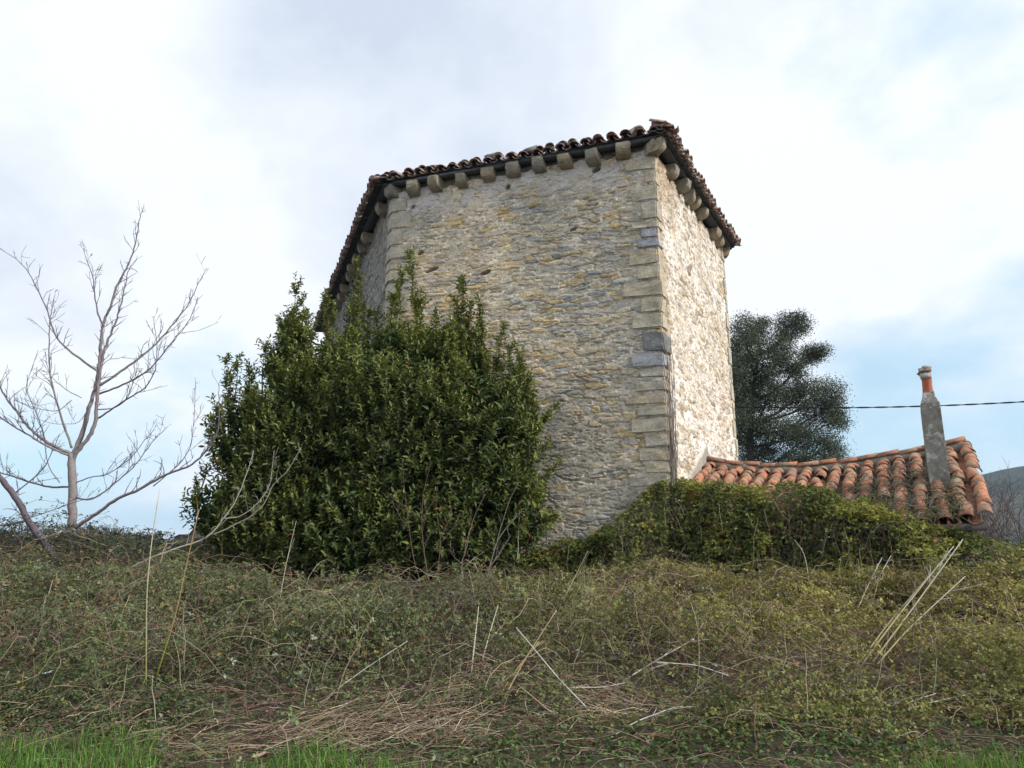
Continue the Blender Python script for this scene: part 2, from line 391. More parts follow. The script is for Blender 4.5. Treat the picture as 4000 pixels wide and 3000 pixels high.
def cover_h(X, Y):
    """height of the bramble cover above the soil"""
    X = np.asarray(X, float); Y = np.asarray(Y, float)
    edge = 6.55 + .7 * (fbm(X * .6, Y * 0 + 3, 311) - .5) * 2 + -.5 * sstep(1.0, 2.4, X) + .4 * np.exp(-((X + .8) / 1.6) ** 2)
    h = .06 + .44 * sstep(0, 2.4, Y - edge)
    h = h + (1.05 * (fbm(X * .8, Y * .8, 321) - .5) + .50 * (fbm(X * 2.1, Y * 2.1, 325, 2) - .5)) * (1 - .6 * sstep(10, 12.5, Y)) * sstep(0, 2, Y - edge)
    h = h + .20 * sstep(-6, -8.5, X) * sstep(9, 12, Y) + .14 * sstep(-2.5, -5, X) * sstep(9, 12, Y)
    h = h - .24 * sstep(10.2, 12.2, Y) * sstep(-5.5, -4, X) * (1 - sstep(1.2, 2.4, X))
    return np.maximum(h, .03)
def surf_z(X, Y): return ground_z(X, Y) + cover_h(X, Y)
def on_cover(x, y, dz=0.0, Y0=5.0, Y1=16.0):
    """where the view ray through a photo pixel meets the top of the bramble cover"""
    Ys = np.linspace(Y0, Y1, 500); d = ray(x, y); P = EYE + d * (Ys / d[1])[:, None]
    hit = np.nonzero(P[:, 2] < surf_z(P[:, 0], P[:, 1]) + dz)[0]
    return P[hit[0]] if len(hit) else P[-1]

# ground: one sheet in polar rings, fine near the camera, out to the horizon
rad = np.concatenate([np.linspace(0.3, 22, 120), np.geomspace(22.6, 2600, 70)])
th = np.linspace(0, 2 * math.pi, 241)[:-1]
RR, TT = np.meshgrid(rad, th, indexing='ij'); GX = RR * np.sin(TT); GY = RR * np.cos(TT)
GZ = ground_z(GX, GY) + .05 * (fbm(GX * 2.5, GY * 2.5, 331) - .5) * (RR < 25)
i = np.arange(RR.size).reshape(RR.shape)
gf = np.stack([i[:-1], np.roll(i, -1, 1)[:-1], np.roll(i, -1, 1)[1:], i[1:]], -1).reshape(-1, 4)[:, ::-1]
m, t, b = new_mat('soil and leaf litter')
n = noise(t, .9, 8, .7); n2 = noise(t, 14, 6, .7)
c = ramp(t, n, (.3, (.035, .03, .018)), (.5, (.06, .045, .028)), (.7, (.045, .05, .02)))
c = mixn(t, c, ramp(t, n2, (.3, G3(.6)), (.7, G3(1.4))), 1.0, 'MULTIPLY')
t.links.new(c, b.inputs['Base Color']); b.inputs['Roughness'].default_value = 1; bump(t, b, n2, .8, .04)
gc = np.concatenate([np.stack([GX, GY, GZ], -1).reshape(-1, 3), [[0, 0, 0]]])
fan = np.stack([np.full(240, RR.size), np.roll(i[0], -1), i[0]], -1)[:, ::-1]
tag(mesh_np('ground', gc, [gf, fan], m, smooth=True), kind='structure')

# distant hills
m, t, b = new_mat('wooded hillside')
n = noise(t, .03, 8, .7); n2 = noise(t, .006, 5, .6)
c = ramp(t, n, (.3, (.013, .024, .016)), (.55, (.024, .036, .022)), (.75, (.045, .045, .028)))
c = mixn(t, c, (.11, .085, .06), ramp(t, n2, (.48, G3(0)), (.6, G3(.8))))
t.links.new(c, b.inputs['Base Color']); b.inputs['Roughness'].default_value = 1
def hill(name, pts, d0, d1, seed, base=-44):
    """ridge described by (azimuth deg, crest height m); slopes face the camera"""
    az = np.radians(np.linspace(pts[0][0], pts[-1][0], 160)); pz = np.interp(np.degrees(az), [p[0] for p in pts], [p[1] for p in pts])
    D = np.linspace(d0, d1, 60); A, DD = np.meshgrid(az, D)
    prof = np.sin(np.clip((DD - d0) / (d1 - d0), 0, 1) * math.pi) ** .8
    X = DD * np.sin(A); Y = DD * np.cos(A)
    Zh = base + (np.interp(A, az, pz) - base) * prof * (.9 + .2 * fbm(X * .006, Y * .006, seed)) + 5 * (fbm(X * .05, Y * .05, seed + 4) - .5)
    return tag(mesh_np(name, np.stack([X, Y, Zh], -1).reshape(-1, 3), [grid_faces(160, 60)], m, smooth=True), kind='structure')
hill('hill', [(18, -30), (26, 10), (31, 66), (36, 84), (44, 96), (60, 80), (80, 30)], 420, 1300, 401)
hill('hill', [(-70, 20), (-50, 40), (-36, 26), (-28, 34), (-18, 14), (-8, -10), (10, -20), (20, -30)], 1500, 2400, 431, base=-46)

# ------------------------------------------------------------------ stone tower
ZT = 10.1                                    # underside of the corbels
def q(x, y): return ptz(x / K, y / K, ZT)[:2]
L2 = q(326, 338); L = q(392.5, 198.6); RC = q(653.6, 155.0); R2 = q(723.9, 257.8)
R3 = R2 + np.array([-1.2, 8.5])
tower = empty('stone_tower', (*( (L + RC) / 2), 1.0), 'tall roofless-looking rubble stone tower with corbels and a ragged tiled eave', 'tower')
tower['label'] = 'tall angular rubble stone tower with rounded corbels below a ragged tiled eave'
poly = [L2, L, RC, R2, R3]
def edge(A, B):
    d = (B - A) / np.linalg.norm(B - A); return d, np.array([d[1], -d[0]]), np.linalg.norm(B - A)
BASE = .7
def front_bias(u, v):      # right half keeps a greyer, thicker mortar smear
    return .10 * sstep(2.5, 5.0, u) - .05
def front_post(u, v, h, c):
    warm = sstep(.42, .62, fbm(u * .5, v * .4, 93)) * (1 - sstep(2.2, 5.2, u) * .8)
    c = c * (1 + warm[..., None] * np.array([.28, .22, .12]))
    top = sstep(8.55, 9.3, v)[..., None] * sstep(.3, .6, fbm(u * 2, v * 2, 95))[..., None]
    c = c * (1 - top) + np.array([.62, .57, .53]) * top
    low = sstep(2.6, .6, v)[..., None] * sstep(.42, .6, fbm(u * 1.2, v * 1.2, 97))[..., None] * .6
    c = c * (1 - low) + np.array([.6, .58, .56]) * low
    vo = sstep(0, .04, v - (ZT + .12 - BASE) - .22 * (fbm(u * 3.2, u * 0 + 2, 88, 3) - .5)); h = h - .075 * vo; c = c * (1 - .5 * vo)[..., None]  # recess between the corbels, its shade also darkened into the colour
    # a few blocks lost from the face and one long lintel stone
    for (zx, zy, w, hh) in ((535, 465, .06, .05), (630, 785, .17, .045), (905, 800, .13, .045), (1305, 482, .0, .0), (1350, 580, .09, .04), (1020, 365, .06, .06), (575, 700, .08, .06), (1470, 275, .1, .07)):
        if not w: continue
        p = ptplane(*Z1(zx, zy), np.array([*L, 0]), np.array([*nF, 0])); s0 = np.dot(p[:2] - L, dF); v0 = p[2] - BASE
        e = ((u - s0) / w) ** 2 + ((v - v0 - .03 * np.sin((u - s0) * 9)) / hh) ** 2
        k = 1 - sstep(.6, 1.2, e + .5 * (fbm(u * 12, v * 12, 98) - .5)); h = h - .09 * k; c = c * (1 - .5 * k)[..., None]  # holes sunk, and their shade darkened into the colour as well
    return h, c
dF, nF, lF = edge(L, RC)
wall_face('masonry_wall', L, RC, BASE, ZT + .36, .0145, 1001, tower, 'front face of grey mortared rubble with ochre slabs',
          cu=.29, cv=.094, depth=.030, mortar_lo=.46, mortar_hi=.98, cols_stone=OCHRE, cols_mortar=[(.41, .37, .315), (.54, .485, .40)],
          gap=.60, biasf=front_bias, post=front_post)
def right_post(u, v, h, c):
    worn = sstep(7.3, 9.4, v + .8 * (fbm(u * 1.5, v, 81) - .5)) * .75 * (1 - sstep(1.0, 3.0, u))
    worn = np.maximum(worn, .8 * (1 - sstep(.25, .7, u + .4 * (fbm(u * 2, v * 2.2, 83) - .5))))
    c = c * (1 - worn)[..., None] + (c * np.array([.62, .5, .36])) * worn[..., None]
    vo = sstep(0, .04, v - (ZT + .12 - BASE) - .22 * (fbm(u * 3.2, u * 0 + 2, 88, 3) - .5)); h = h - .075 * vo; c = c * (1 - .5 * vo)[..., None]  # same recess under the eave, void shade painted into the colour
    # cement flashing of the lean-to gable
    s0, vt = 3.05, 3.45
    k = sstep(0, .10, vt - np.abs(u - s0) * .55 - v + .10 * (fbm(u * 5, v * 5, 85) - .5))
    c = c * (1 - k)[..., None] + (np.array([.33, .31, .27]) * (.8 + .4 * fbm(u * 4, v * 4, 86))[..., None]) * k[..., None]
    h = h * (1 - k) + .03 * k
    return h, c
dR, nR, lR = edge(RC, R2)
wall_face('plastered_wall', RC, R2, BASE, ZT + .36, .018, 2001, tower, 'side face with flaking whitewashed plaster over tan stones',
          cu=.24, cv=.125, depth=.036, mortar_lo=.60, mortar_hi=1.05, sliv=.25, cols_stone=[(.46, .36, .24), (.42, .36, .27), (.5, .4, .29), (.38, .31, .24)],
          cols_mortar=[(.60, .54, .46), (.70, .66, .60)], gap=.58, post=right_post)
dL, nL, lL = edge(L2, L)
wall_face('masonry_wall', L2, L, BASE, ZT + .36, .032, 3001, tower, 'side face of grey rubble beside the laurel, its shade put into the colour',
          cu=.32, cv=.14, depth=.06, mortar_lo=.3, mortar_hi=.75, cols_stone=[(.22, .2, .17), (.26, .23, .18), (.2, .19, .18)], cols_mortar=[(.25, .24, .23), (.31, .295, .28)], gap=.55)  # darker stone and mortar colours carry the shade of this face
wall_face('masonry_wall', R2, R3, BASE - 1, ZT + .36, .06, 4001, tower, None,
          cu=.3, cv=.14, depth=.05, mortar_lo=.3, mortar_hi=.75, cols_stone=OCHRE, cols_mortar=[(.36, .34, .3), (.42, .4, .36)], gap=.6)
wall_face('masonry_wall', R3, L2, BASE - 1, ZT + .36, .06, 5001, tower, None,
          cu=.3, cv=.14, depth=.05, mortar_lo=.3, mortar_hi=.75, cols_stone=OCHRE, cols_mortar=[(.36, .34, .3), (.42, .4, .36)], gap=.6)
def offset_poly(poly, off):
    """off: one distance, or one per edge (edge k runs from corner k to corner k + 1)"""
    n = len(poly); off = [off] * n if isinstance(off, (int, float)) else off; out = []
    for i in range(n):
        _, n0, _ = edge(poly[i - 1], poly[i]); _, n1, _ = edge(poly[i], poly[(i + 1) % n])
        M = np.array([n0, n1]); out.append(poly[i] + np.linalg.solve(M, [off[i - 1], off[i]]))
    return out
bm = bmesh.new(); prism(bm, offset_poly(poly, -.09), BASE - 1.5, ZT + .5)
m, t, b = new_mat('wall core'); t.links.new(ramp(t, noise(t, 8), (.3, (.12, .11, .09)), (.7, (.2, .18, .15))), b.inputs['Base Color']); b.inputs['Roughness'].default_value = 1
M_CORE = m
bm_obj('wall_core', bm, m, tower)  # solid block added behind the wall faces to block light

# quoins: dressed corner blocks wrapping front and side faces
def quoin(corner, dA, nA, lenA, dB, nB, lenB, z0, z1, mat):
    """dA points from the corner along face A, dB along face B"""
    pr = .020 + random.uniform(-.008, .012); ins = .16
    bis = (nA + nB); bis = bis / (1 + np.dot(nA, nB))
    C = corner + bis * pr; Ci = corner - bis * ins
    foot = [corner + dA * lenA + nA * pr, C, corner + dB * lenB + nB * pr, corner + dB * lenB - nB * ins, Ci, corner + dA * lenA - nA * ins]
    bm = bmesh.new(); prism(bm, foot, z0, z1)
    for v in bm.verts: v.co += Vector((random.uniform(-1, 1) * .004, random.uniform(-1, 1) * .004, random.uniform(-1, 1) * .016)) + Vector((*dA, 0)) * random.uniform(-.03, .03)
    bmesh.ops.bevel(bm, geom=bm.edges[:], offset=.026, segments=2, affect='EDGES', clamp_overlap=True)
    bmesh.ops.subdivide_edges(bm, edges=[e for e in bm.edges if e.calc_length() > .1], cuts=4, use_grid_fill=True)
    sd_ = random.randint(0, 9999)
    vv_ = np.array([v.co for v in bm.verts]); hq = fbm(vv_[:, 0] * 7 + vv_[:, 1] * 5, vv_[:, 2] * 8, sd_, 4) - .5; hz_ = fbm(vv_[:, 0] * 4 + vv_[:, 1] * 5, vv_[:, 2] * 3, sd_ + 7, 3) - .5
    for v, h_, z_ in zip(bm.verts, hq, hz_): v.co += Vector((*bis, 0)) * float(h_ * .032) + Vector((0, 0, float(z_ * .035)))
    return bm_obj('quoin', bm, mat, tower)
RQ = [(Z1, 1610, 205, 268, 0), (Z1, 1705, 272, 340, 0), (Z1, 1637, 345, 428, 0), (Z1, 1690, 432, 525, 0), (Z1, 1645, 530, 572, 0), (Z1, 1690, 574, 618, 1), (Z1, 1677, 624, 668, 1),
      (Z1, 1635, 676, 756, 0), (Z1, 1670, 760, 830, 0), (Z1, 1600, 838, 918, 0), (Z1, 1690, 922, 1000, 0), (Z1, 1650, 1005, 1085, 0),
      (Z4, 180, 152, 284, 2), (Z4, 105, 298, 385, 1), (Z4, 160, 392, 455, 0), (Z4, 128, 472, 545, 0), (Z4, 65, 562, 625, 0), (Z4, 150, 640, 708, 0), (Z4, 105, 716, 806, 0), (Z4, 195, 812, 905, 0), (Z4, 150, 908, 1000, 0), (Z4, 190, 1004, 1075, 0), (Z4, 90, 1080, 1160, 0), (Z4, 150, 1164, 1240, 0)]
fp = np.array([*RC, 0]); fn = np.array([*nF, 0])
for k, (zf, zx, ya, yb, mi) in enumerate(RQ):
    a = ptplane(*zf(zx, ya), fp, fn); b_ = ptplane(*zf(zx, yb), fp, fn)
    # read heights at the corner itself: same z as seen along the corner line
    xcorner = {Z1: 1772, Z4: 300 + 0}[zf]
    za_ = ptplane(*zf(xcorner, ya), fp, fn)[2]; zb_ = ptplane(*zf(xcorner, yb), fp, fn)[2]
    ln = max(.25, lF - np.dot(a[:2] - L, dF))
    side = .22 + .10 * (k % 2) + random.uniform(0, .06)
    if mi == 2: side = .5
    o = quoin(RC, -dF, nF, ln, dR, nR, side, zb_ + .006, za_ - .006, (M_QUOIN, M_QBLUE, M_QDARK)[mi])
    if mi: o['label'] = ('', 'pale blue grey corner block', 'dark slate corner block')[mi]
LQ = [(425, 510, 420, 498), (415, 535, 503, 584), (415, 490, 588, 668), (415, 525, 672, 736), (415, 452, 740, 790), (415, 520, 794, 850), (415, 462, 856, 930), (415, 520, 936, 1010), (415, 470, 1014, 1090), (415, 530, 1094, 1170)]
for x0, x1, ya, yb in LQ:
    za_ = ptplane(*Z1(420, ya), fp, fn)[2]; zb_ = ptplane(*Z1(420, yb), fp, fn)[2]
    p = ptplane(*Z1(x1, ya), fp, fn); ln = np.dot(p[:2] - L, dF)
    quoin(L, -dL, nL, .35, dF, nF, max(.2, ln), zb_ + .006, za_ - .006, M_QUOIN)
for k in range(18):
    z0 = BASE + .4 + k * .52
    quoin(R2, -dR, nR, .22 + .14 * (k % 2), edge(R2, R3)[0], edge(R2, R3)[1], .4, z0, z0 + .50, M_QUOIN)

# corbels
def corbel(p, d, n, w=.30, h=.30, out=.28, z=ZT, drop=0):
    prof = [(-.1, h), (out, h), (out, h * .62), (out * .94, h * .40), (out * .80, h * .2), (out * .56, h * .06), (out * .25, 0), (-.1, 0)]
    bm = bmesh.new(); a = []; c = []
    tw = random.uniform(-.14, .14); d2 = np.array([d[0] * math.cos(tw) - d[1] * math.sin(tw), d[0] * math.sin(tw) + d[1] * math.cos(tw)]); n2 = np.array([d2[1], -d2[0]])
    for o_, zz in prof:
        A = p - d2 * w / 2 + n2 * o_; B = p + d2 * w / 2 + n2 * o_
        a.append(bm.verts.new((A[0], A[1], z + zz - drop))); c.append(bm.verts.new((B[0], B[1], z + zz - drop)))
    bm.faces.new(a); bm.faces.new(c[::-1])
    for i_ in range(len(prof)): j = (i_ + 1) % len(prof); bm.faces.new((a[i_], c[i_], c[j], a[j]))
    bmesh.ops.bevel(bm, geom=bm.edges[:], offset=.016, segments=2, affect='EDGES', clamp_overlap=True)
    bmesh.ops.subdivide_edges(bm, edges=[e for e in bm.edges if e.calc_length() > .08], cuts=2, use_grid_fill=True)
    sd_ = random.randint(0, 9999); vv_ = np.array([v.co for v in bm.verts])
    for k_ in range(3):
        dv = (fbm(vv_[:, 0] * 8 + vv_[:, 1] * 6, vv_[:, 2] * 9, sd_ + k_ * 13, 3) - .5) * .05
        for v, x_ in zip(bm.verts, dv): v.co[k_] += float(x_)
    return bm_obj('corbel', bm, M_CORB, tower)
def place_corbels(zf, lst, A, d, n, **kw):
    for (x, y) in lst:
        p = ptplane(*zf(x, y), np.array([*(A + n * .2), 0]), np.array([*n, 0]))
        corbel(A + d * np.dot(p[:2] - A, d), d, n, w=random.uniform(.23, .33), h=random.uniform(.24, .33), out=random.uniform(.20, .30), drop=random.uniform(-.025, .05) + kw.get('drop', 0))
place_corbels(Z1, [(528, 375), (645, 355), (778, 340), (912, 308), (1040, 285), (1172, 262), (1310, 238), (1452, 212), (1600, 185)], L, dF, nF)
place_corbels(Z2, [(800, 545), (955, 680), (1060, 820), (1140, 940), (1197, 1065), (1265, 1165), (1400, 1350), (1458, 1420)], RC, dR, nR)
place_corbels(Z3, [(755, 115), (615, 410), (558, 510), (510, 580), (468, 680), (428, 750), (378, 815), (340, 885), (305, 950), (285, 1010), (250, 1110), (228, 1185), (205, 1270), (190, 1330), (180, 1400)], L, dL, nL)
for C_, n0, n1 in ((L, nL, nF), (RC, nF, nR), (R2, nR, edge(R2, R3)[1])):
    n_ = (n0 + n1) / np.linalg.norm(n0 + n1); corbel(C_ - n_ * .07, np.array([-n_[1], n_[0]]), n_, w=.28, h=.29, out=.24)

# eaves and roof
ZE = ZT + .27
acc = Acc()
greyw = np.array([.085, .09, .095])
for A, B, fo in ((L2, L, 1.3), (L, RC, .55), (RC, R2, 1.1), (R2, R3, 1), (R3, L2, 1)):
    d, n_, ln = edge(A, B); d3 = np.array([*d, 0]); n3 = np.array([*n_, 0]); up = np.array([0, 0, 1.])
    # wall plate in two or three lengths, slightly out of true
    k = 3 if ln > 7 else 2
    for j in range(k):
        s0, s1 = ln * j / k - .1 * (j == 0), ln * (j + 1) / k + .1 * (j == k - 1)
        c_ = A + d * (s0 + s1) / 2 + n_ * (.10 * fo)
        acc.box([*c_, ZE + .035 + random.uniform(-.008, .008)], nrm(d3 + np.array([0, 0, random.uniform(-.006, .006)])), n3, up, (s1 - s0) / 2 - .01,   .12, .032, greyw * random.uniform(.8, 1.25), .006)
    # sprocket / rafter feet
    m_ = int(ln / .62)
    for j in range(m_ + 1):
        s = ln * j / m_ + random.uniform(-.06, .06); c_ = A + d * s + n_ * (.26 * fo - .18)
        acc.box([*c_, ZE + .088 + random.uniform(-.01, .01)], d3, nrm(n3 - up * .25), nrm(up + n3 * .25), .04, .20, .018, greyw * random.uniform(.6, 1.1), .004)
tb = acc.build('eaves_timber', M_WOOD, tower)
acc = Acc()
for A, B, fo in ((L2, L, 1.35), (L, RC, .6), (RC, R2, 1.15), (R2, R3, 1), (R3, L2, 1)):        # eaves boards: planks on the rafter feet, warped
    d, n_, ln = edge(A, B); up = np.array([0, 0, 1.])
    nn = 40; s = np.linspace(-.24, ln + .24, nn)
    for o0, o1, dz in ((.14 * fo, .27 * fo, 0), (-.05, .13 * fo, .03)):
        wav = .022 * np.sin(s * 1.1 + o0 * 9) + .03 * (fbm(s * .6, s * 0 + o0 * 5, 510) - .5)
        lo = np.stack([np.stack([A[0] + d[0] * s + n_[0] * o, A[1] + d[1] * s + n_[1] * o, ZE + .105 + dz + wav * .8 + (.74 - o) * .28 * 0 + h_], -1) for o, h_ in ((o0, .045), (o1, 0), (o1, .035), (o0, .08))], 1)
        i_ = np.arange(nn * 4).reshape(nn, 4)
        f = np.stack([i_[:-1], np.roll(i_, -1, 1)[:-1], np.roll(i_, -1, 1)[1:], i_[1:]], -1).reshape(-1, 4)
        acc.add(lo.reshape(-1, 3), [f, i_[:1], i_[-1:, ::-1]], greyw * random.uniform(.8, 1.1))
acc.build('eaves_board', M_WOOD, tower)

def tile_mesh(acc, P, Dn, S, Up, ln, r0, r1, ht, inv=False, seg=7, th=.018):
    """barrel tile: P is the middle of its lower end, Dn points up the slope; r0 lower radius"""
    a = np.linspace(0, math.pi, seg + 1)
    V = []
    for dist, r in ((0, r0), (ln, r1)):
        for rr, hh in ((r, ht), (r - th, ht - th)):
            y = np.sin(a) * hh
            if inv: y = -y
            V.append(P + Dn * dist + S * (np.cos(a) * rr)[:, None] + Up * y[:, None])
    V = np.concatenate(V); n_ = seg + 1
    o0, i0, o1, i1 = [np.arange(n_) + k * n_ for k in range(4)]
    F = []
    for x, y in ((o0, o1), (i1, i0), (i0, o0), (o1, i1)):
        F.append(np.stack([x[:-1], x[1:], y[1:], y[:-1]], -1))
    F.append(np.array([[o0[0], o1[0], i1[0], i0[0]], [o0[-1], i0[-1], i1[-1], o1[-1]]]))
    acc.add(V, [np.concatenate(F)])
SL = math.tan(R_(19))
A1 = np.array([.9, 20.3]); A2 = np.array([-.9, 27.6])
eav = offset_poly(poly, [.42, .17, .35, .3, .3]); ZR = ZE + .09
apexz = ZR + SL * 4.6
bm = bmesh.new()
top = [bm.verts.new((p[0], p[1], ZR)) for p in eav]; bot = [bm.verts.new((p[0], p[1], ZR - .03)) for p in eav]
a1 = bm.verts.new((*A1, apexz)); a2 = bm.verts.new((*A2, apexz))
bm.faces.new((top[1], top[2], a1)); bm.faces.new((top[2], top[3], a1)); bm.faces.new((top[3], top[4], a2, a1)); bm.faces.new((top[4], top[0], a2)); bm.faces.new((top[0], top[1], a1, a2))
bm.faces.new(bot)
for k in range(5): bm.faces.new((bot[k], bot[(k+1) % 5], top[(k+1) % 5], top[k]))
roof = bm_obj('roof_deck', bm, M_WOOD, tower)
roof.data.color_attributes.new('Col', 'FLOAT_COLOR', 'POINT').data.foreach_set('color', np.tile([.06, .06, .06, 1], len(roof.data.vertices)))
acc = Acc()
apexes = {0: (A1 + A2) / 2, 1: A1, 2: A1, 3: A2, 4: A2}
for ei in range(3):
    A, B = eav[ei], eav[ei + 1]; d, n_, ln = edge(A, B); d3 = np.array([*d, 0.])
    ap = apexes[ei]; run = np.dot(A - ap, n_); rise = (apexz - ZR) / run
    Dn = nrm(np.array([-n_[0], -n_[1], rise])); Up = np.cross(d3, Dn); Up = Up if Up[2] > 0 else -Up
    # limits of the plane at distance t up slope: between hip lines
    sA = np.dot(ap - A, d); nrow = int(ln / .29)
    for r in range(nrow + 1):
        s = ln * r / nrow
        if ei == 0: tmax = min(run, (ln - s) / max(ln - np.dot(A1 - A, d), .1) * run); tmax = max(tmax, .3)
        else: tmax = max(.3, min(s / max(sA, .1), (ln - s) / max(ln - sA, .1)) * run)
        nc = max(1, min(12, int(tmax / .31)))
        for k in range(nc):
            j = random.uniform(-.02, .02); lift = .02 + (random.uniform(0, .035) if k == 0 else random.uniform(0, .012))
            base = np.array([*(A + d * (s + j)), ZR]) + Dn * (k * .31 - .07 + random.uniform(-.05, .03)) + Up * (lift + .018 * math.sin(s * 1.3))
            tw = d3 * random.uniform(-.09, .09)
            tile_mesh(acc, base + Up * .055, nrm(Dn + tw + Up * .03), d3, Up, .42, .118 * random.uniform(.85, 1.1), .095, .095 * random.uniform(.8, 1.15), False)
            if k < 3: tile_mesh(acc, base + d3 * ln / nrow / 2 + Up * .05, Dn, d3, Up, .42, .10, .085, .075, True)
            for _ in range((random.random() < .8) + (random.random() < .25) if k == 0 else 0):    # odd second layer and weights of broken tile along the edge
                tile_mesh(acc, base + Dn * random.uniform(.06, .2) + Up * random.uniform(.10, .15) + d3 * random.uniform(-.06, .06), nrm(Dn + d3 * random.uniform(-.25, .25) - Up * random.uniform(-.05, .1)), d3, Up, .34, .11, .085, .09)
for c_, ap in ((eav[1], A1), (eav[2], A1), (eav[3], A1)):            # hip tiles
    v = np.array([*(ap - c_), apexz - ZR]); ln = np.linalg.norm(v); v = v / ln; s_ = nrm(np.cross(v, [0, 0, 1.])); u_ = np.cross(s_, v); u_ = u_ if u_[2] > 0 else -u_
    for k in range(int(ln / .32)):
        tile_mesh(acc, np.array([*c_, ZR]) + v * (k * .32 - .05) + u_ * (.11 + random.uniform(0, .02)), nrm(v + s_ * random.uniform(-.05, .05)), s_, u_, .42, .13, .10, .10)
acc.build('roof_tiles', M_TILE_OLD, tower)
for s in (.9, 1.5, 2.0, 2.95, 3.9, 4.7, 5.5, 6.2):                     # stones weighing down the front tiles
    acc = Acc(); p = eav[1] + edge(eav[1], eav[2])[0] * (s + random.uniform(-.1, .1)) - nF * random.uniform(.12, .3)
    acc.box([*p, ZR + .235], np.array([*dF, 0]), np.array([*nF, 0]), np.array([0, .1, 1.]), random.uniform(.10, .17), .12, .05, np.array([.24, .215, .19]) * random.uniform(.8, 1.2), .028)
    acc.build('weight_stone', M_BARK, tower)

# ------------------------------------------------------------------ low tiled lean-to house with chimney
dRi = np.array([dR[1], -dR[0]])                                        # ridge direction, away from the tower side
S_A = 3.05                                                             # where the ridge meets the tower side
rA = RC + dR * S_A; rB = rA + dRi * 5.20
ridge_z, eave_z, run = 3.60, 2.10, 3.05
shed = empty('stone_house', (*(rA + dRi * 2.4 - dR * 1.3), 1.0), 'low stone outhouse with sagging orange barrel tile roof and a tall chimney', 'house')
def roof_pt(s, t, side=-1, lift=0.0):
    """s along the ridge from the tower, t down slope (0..1)"""
    f = s / 5.20
    sag = -.30 * math.sin(math.pi * min(1, max(0, f)) ** .8) + .03 * f
    spread = side * dR * run * t + dRi * s - dRi * .35 * 0 * t
    p = rA + spread
    return np.array([p[0], p[1], ridge_z + sag * (1 - .35 * t) - (ridge_z - eave_z) * (t + .10 * math.sin(math.pi * t) * -1) + lift])
acc = Acc()
for side in (-1, 1):
    rows = 17
    for r in range(rows + 1):
        s = .12 + (5.20 - .12) * r / rows
        nc = 11
        for k in range(nc):
            t1 = 1 - k / nc; t0 = t1 - 1 / nc
            if side == 1 and k > 4 and False: continue
            a_ = roof_pt(s, t1, side); b_ = roof_pt(s, max(t0, 0), side)
            Dn = nrm(b_ - a_); S3 = np.array([*dRi, 0.]); Up = np.cross(S3, Dn); Up = Up if Up[2] > 0 else -Up
            miss = (vn(np.array([s * 1.7]), np.array([t1 * 5.]), 77)[0] > .86)
            jx = random.uniform(-.025, .025); tw = S3 * random.uniform(-.10, .10)
            slip = random.uniform(-.05, .04)
            if not (miss and random.random() < .6):
                tile_mesh(acc, a_ + Dn * slip + Up * (.075 + random.uniform(0, .02)) + S3 * jx, nrm(Dn + tw + Up * random.uniform(-.05, .02)), S3, Up, .40, .125 * random.uniform(.88, 1.06), .098, .105)
            if r < rows: tile_mesh(acc, a_ + Dn * (slip - .04) + Up * .075 + S3 * (.142 + random.uniform(-.01, .01)), Dn, S3, Up, .40, .10, .09, .07, True)
shed_t = acc.build('roof_tiles', M_TILE, shed)
acc = Acc()                                                            # ridge tiles on a mortar bed
for k in range(13):
    s = k * .405 + random.uniform(-.03, .03); a_ = roof_pt(s, 0); b_ = roof_pt(min(s + .4, 5.20), 0)
    v = nrm(b_ - a_ + np.array([0, 0, .02])); s_ = nrm(np.cross(v, [0, 0, 1.])); u_ = np.cross(s_, v); u_ = u_ if u_[2] > 0 else -u_
    tile_mesh(acc, a_ + u_ * (.155 + random.uniform(0, .03)) - v * .03, nrm(v + s_ * random.uniform(-.05, .05)), s_, u_, .44, .125, .115, .10)
acc.build('ridge_tiles', M_TILE, shed)
acc = Acc()
nb = 60; s = np.linspace(0, 5.20, nb)
pts = np.array([roof_pt(x, 0) for x in s]); pts[:, 2] += .085 + .04 * (fbm(s * 5, s * 0, 601) - .5) * 2
acc.tubes(pts, .14 + .07 * (fbm(s * 6, s * 0 + 3, 602) - .5), 9, np.array([.21, .195, .165]))
acc.build('ridge_mortar', M_BARK, shed)
acc = Acc()                                                            # boards below the tiles
for side in (-1, 1):
    ss = np.linspace(.02, 5.0, 24); tt = np.linspace(0.0, 1.0, 8)
    lo = np.array([[roof_pt(x, y, side, -.03) for x in ss] for y in tt]); hi = lo + np.array([0, 0, .06])
    nv, nu = lo.shape[:2]; f = grid_faces(nu, nv)
    i0 = np.arange(nu * nv).reshape(nv, nu); o_ = nu * nv
    rim = np.concatenate([i0[0], i0[1:, -1], i0[-1, ::-1][1:], i0[1:-1, 0][::-1]]); rim2 = np.roll(rim, -1)
    acc.add(np.concatenate([lo.reshape(-1, 3), hi.reshape(-1, 3)]), [f, f[:, ::-1] + o_, np.stack([rim, rim2, rim2 + o_, rim + o_], -1)], (.07, .06, .05))
acc.build('roof_boards', M_WOOD, shed)
for side in (-1, 1):
    acc = Acc(); p0 = roof_pt(0.1, .99, side, -.10); p1 = roof_pt(5.20, .99, side, -.10); v = nrm(p1 - p0)
    acc.box((p0 + p1) / 2, v, np.array([*dR, 0]), np.cross(v, np.array([*dR, 0])), np.linalg.norm(p1 - p0) / 2, .035, .055, (.06, .055, .05)); acc.build('eaves_beam', M_WOOD, shed)
acc = Acc()
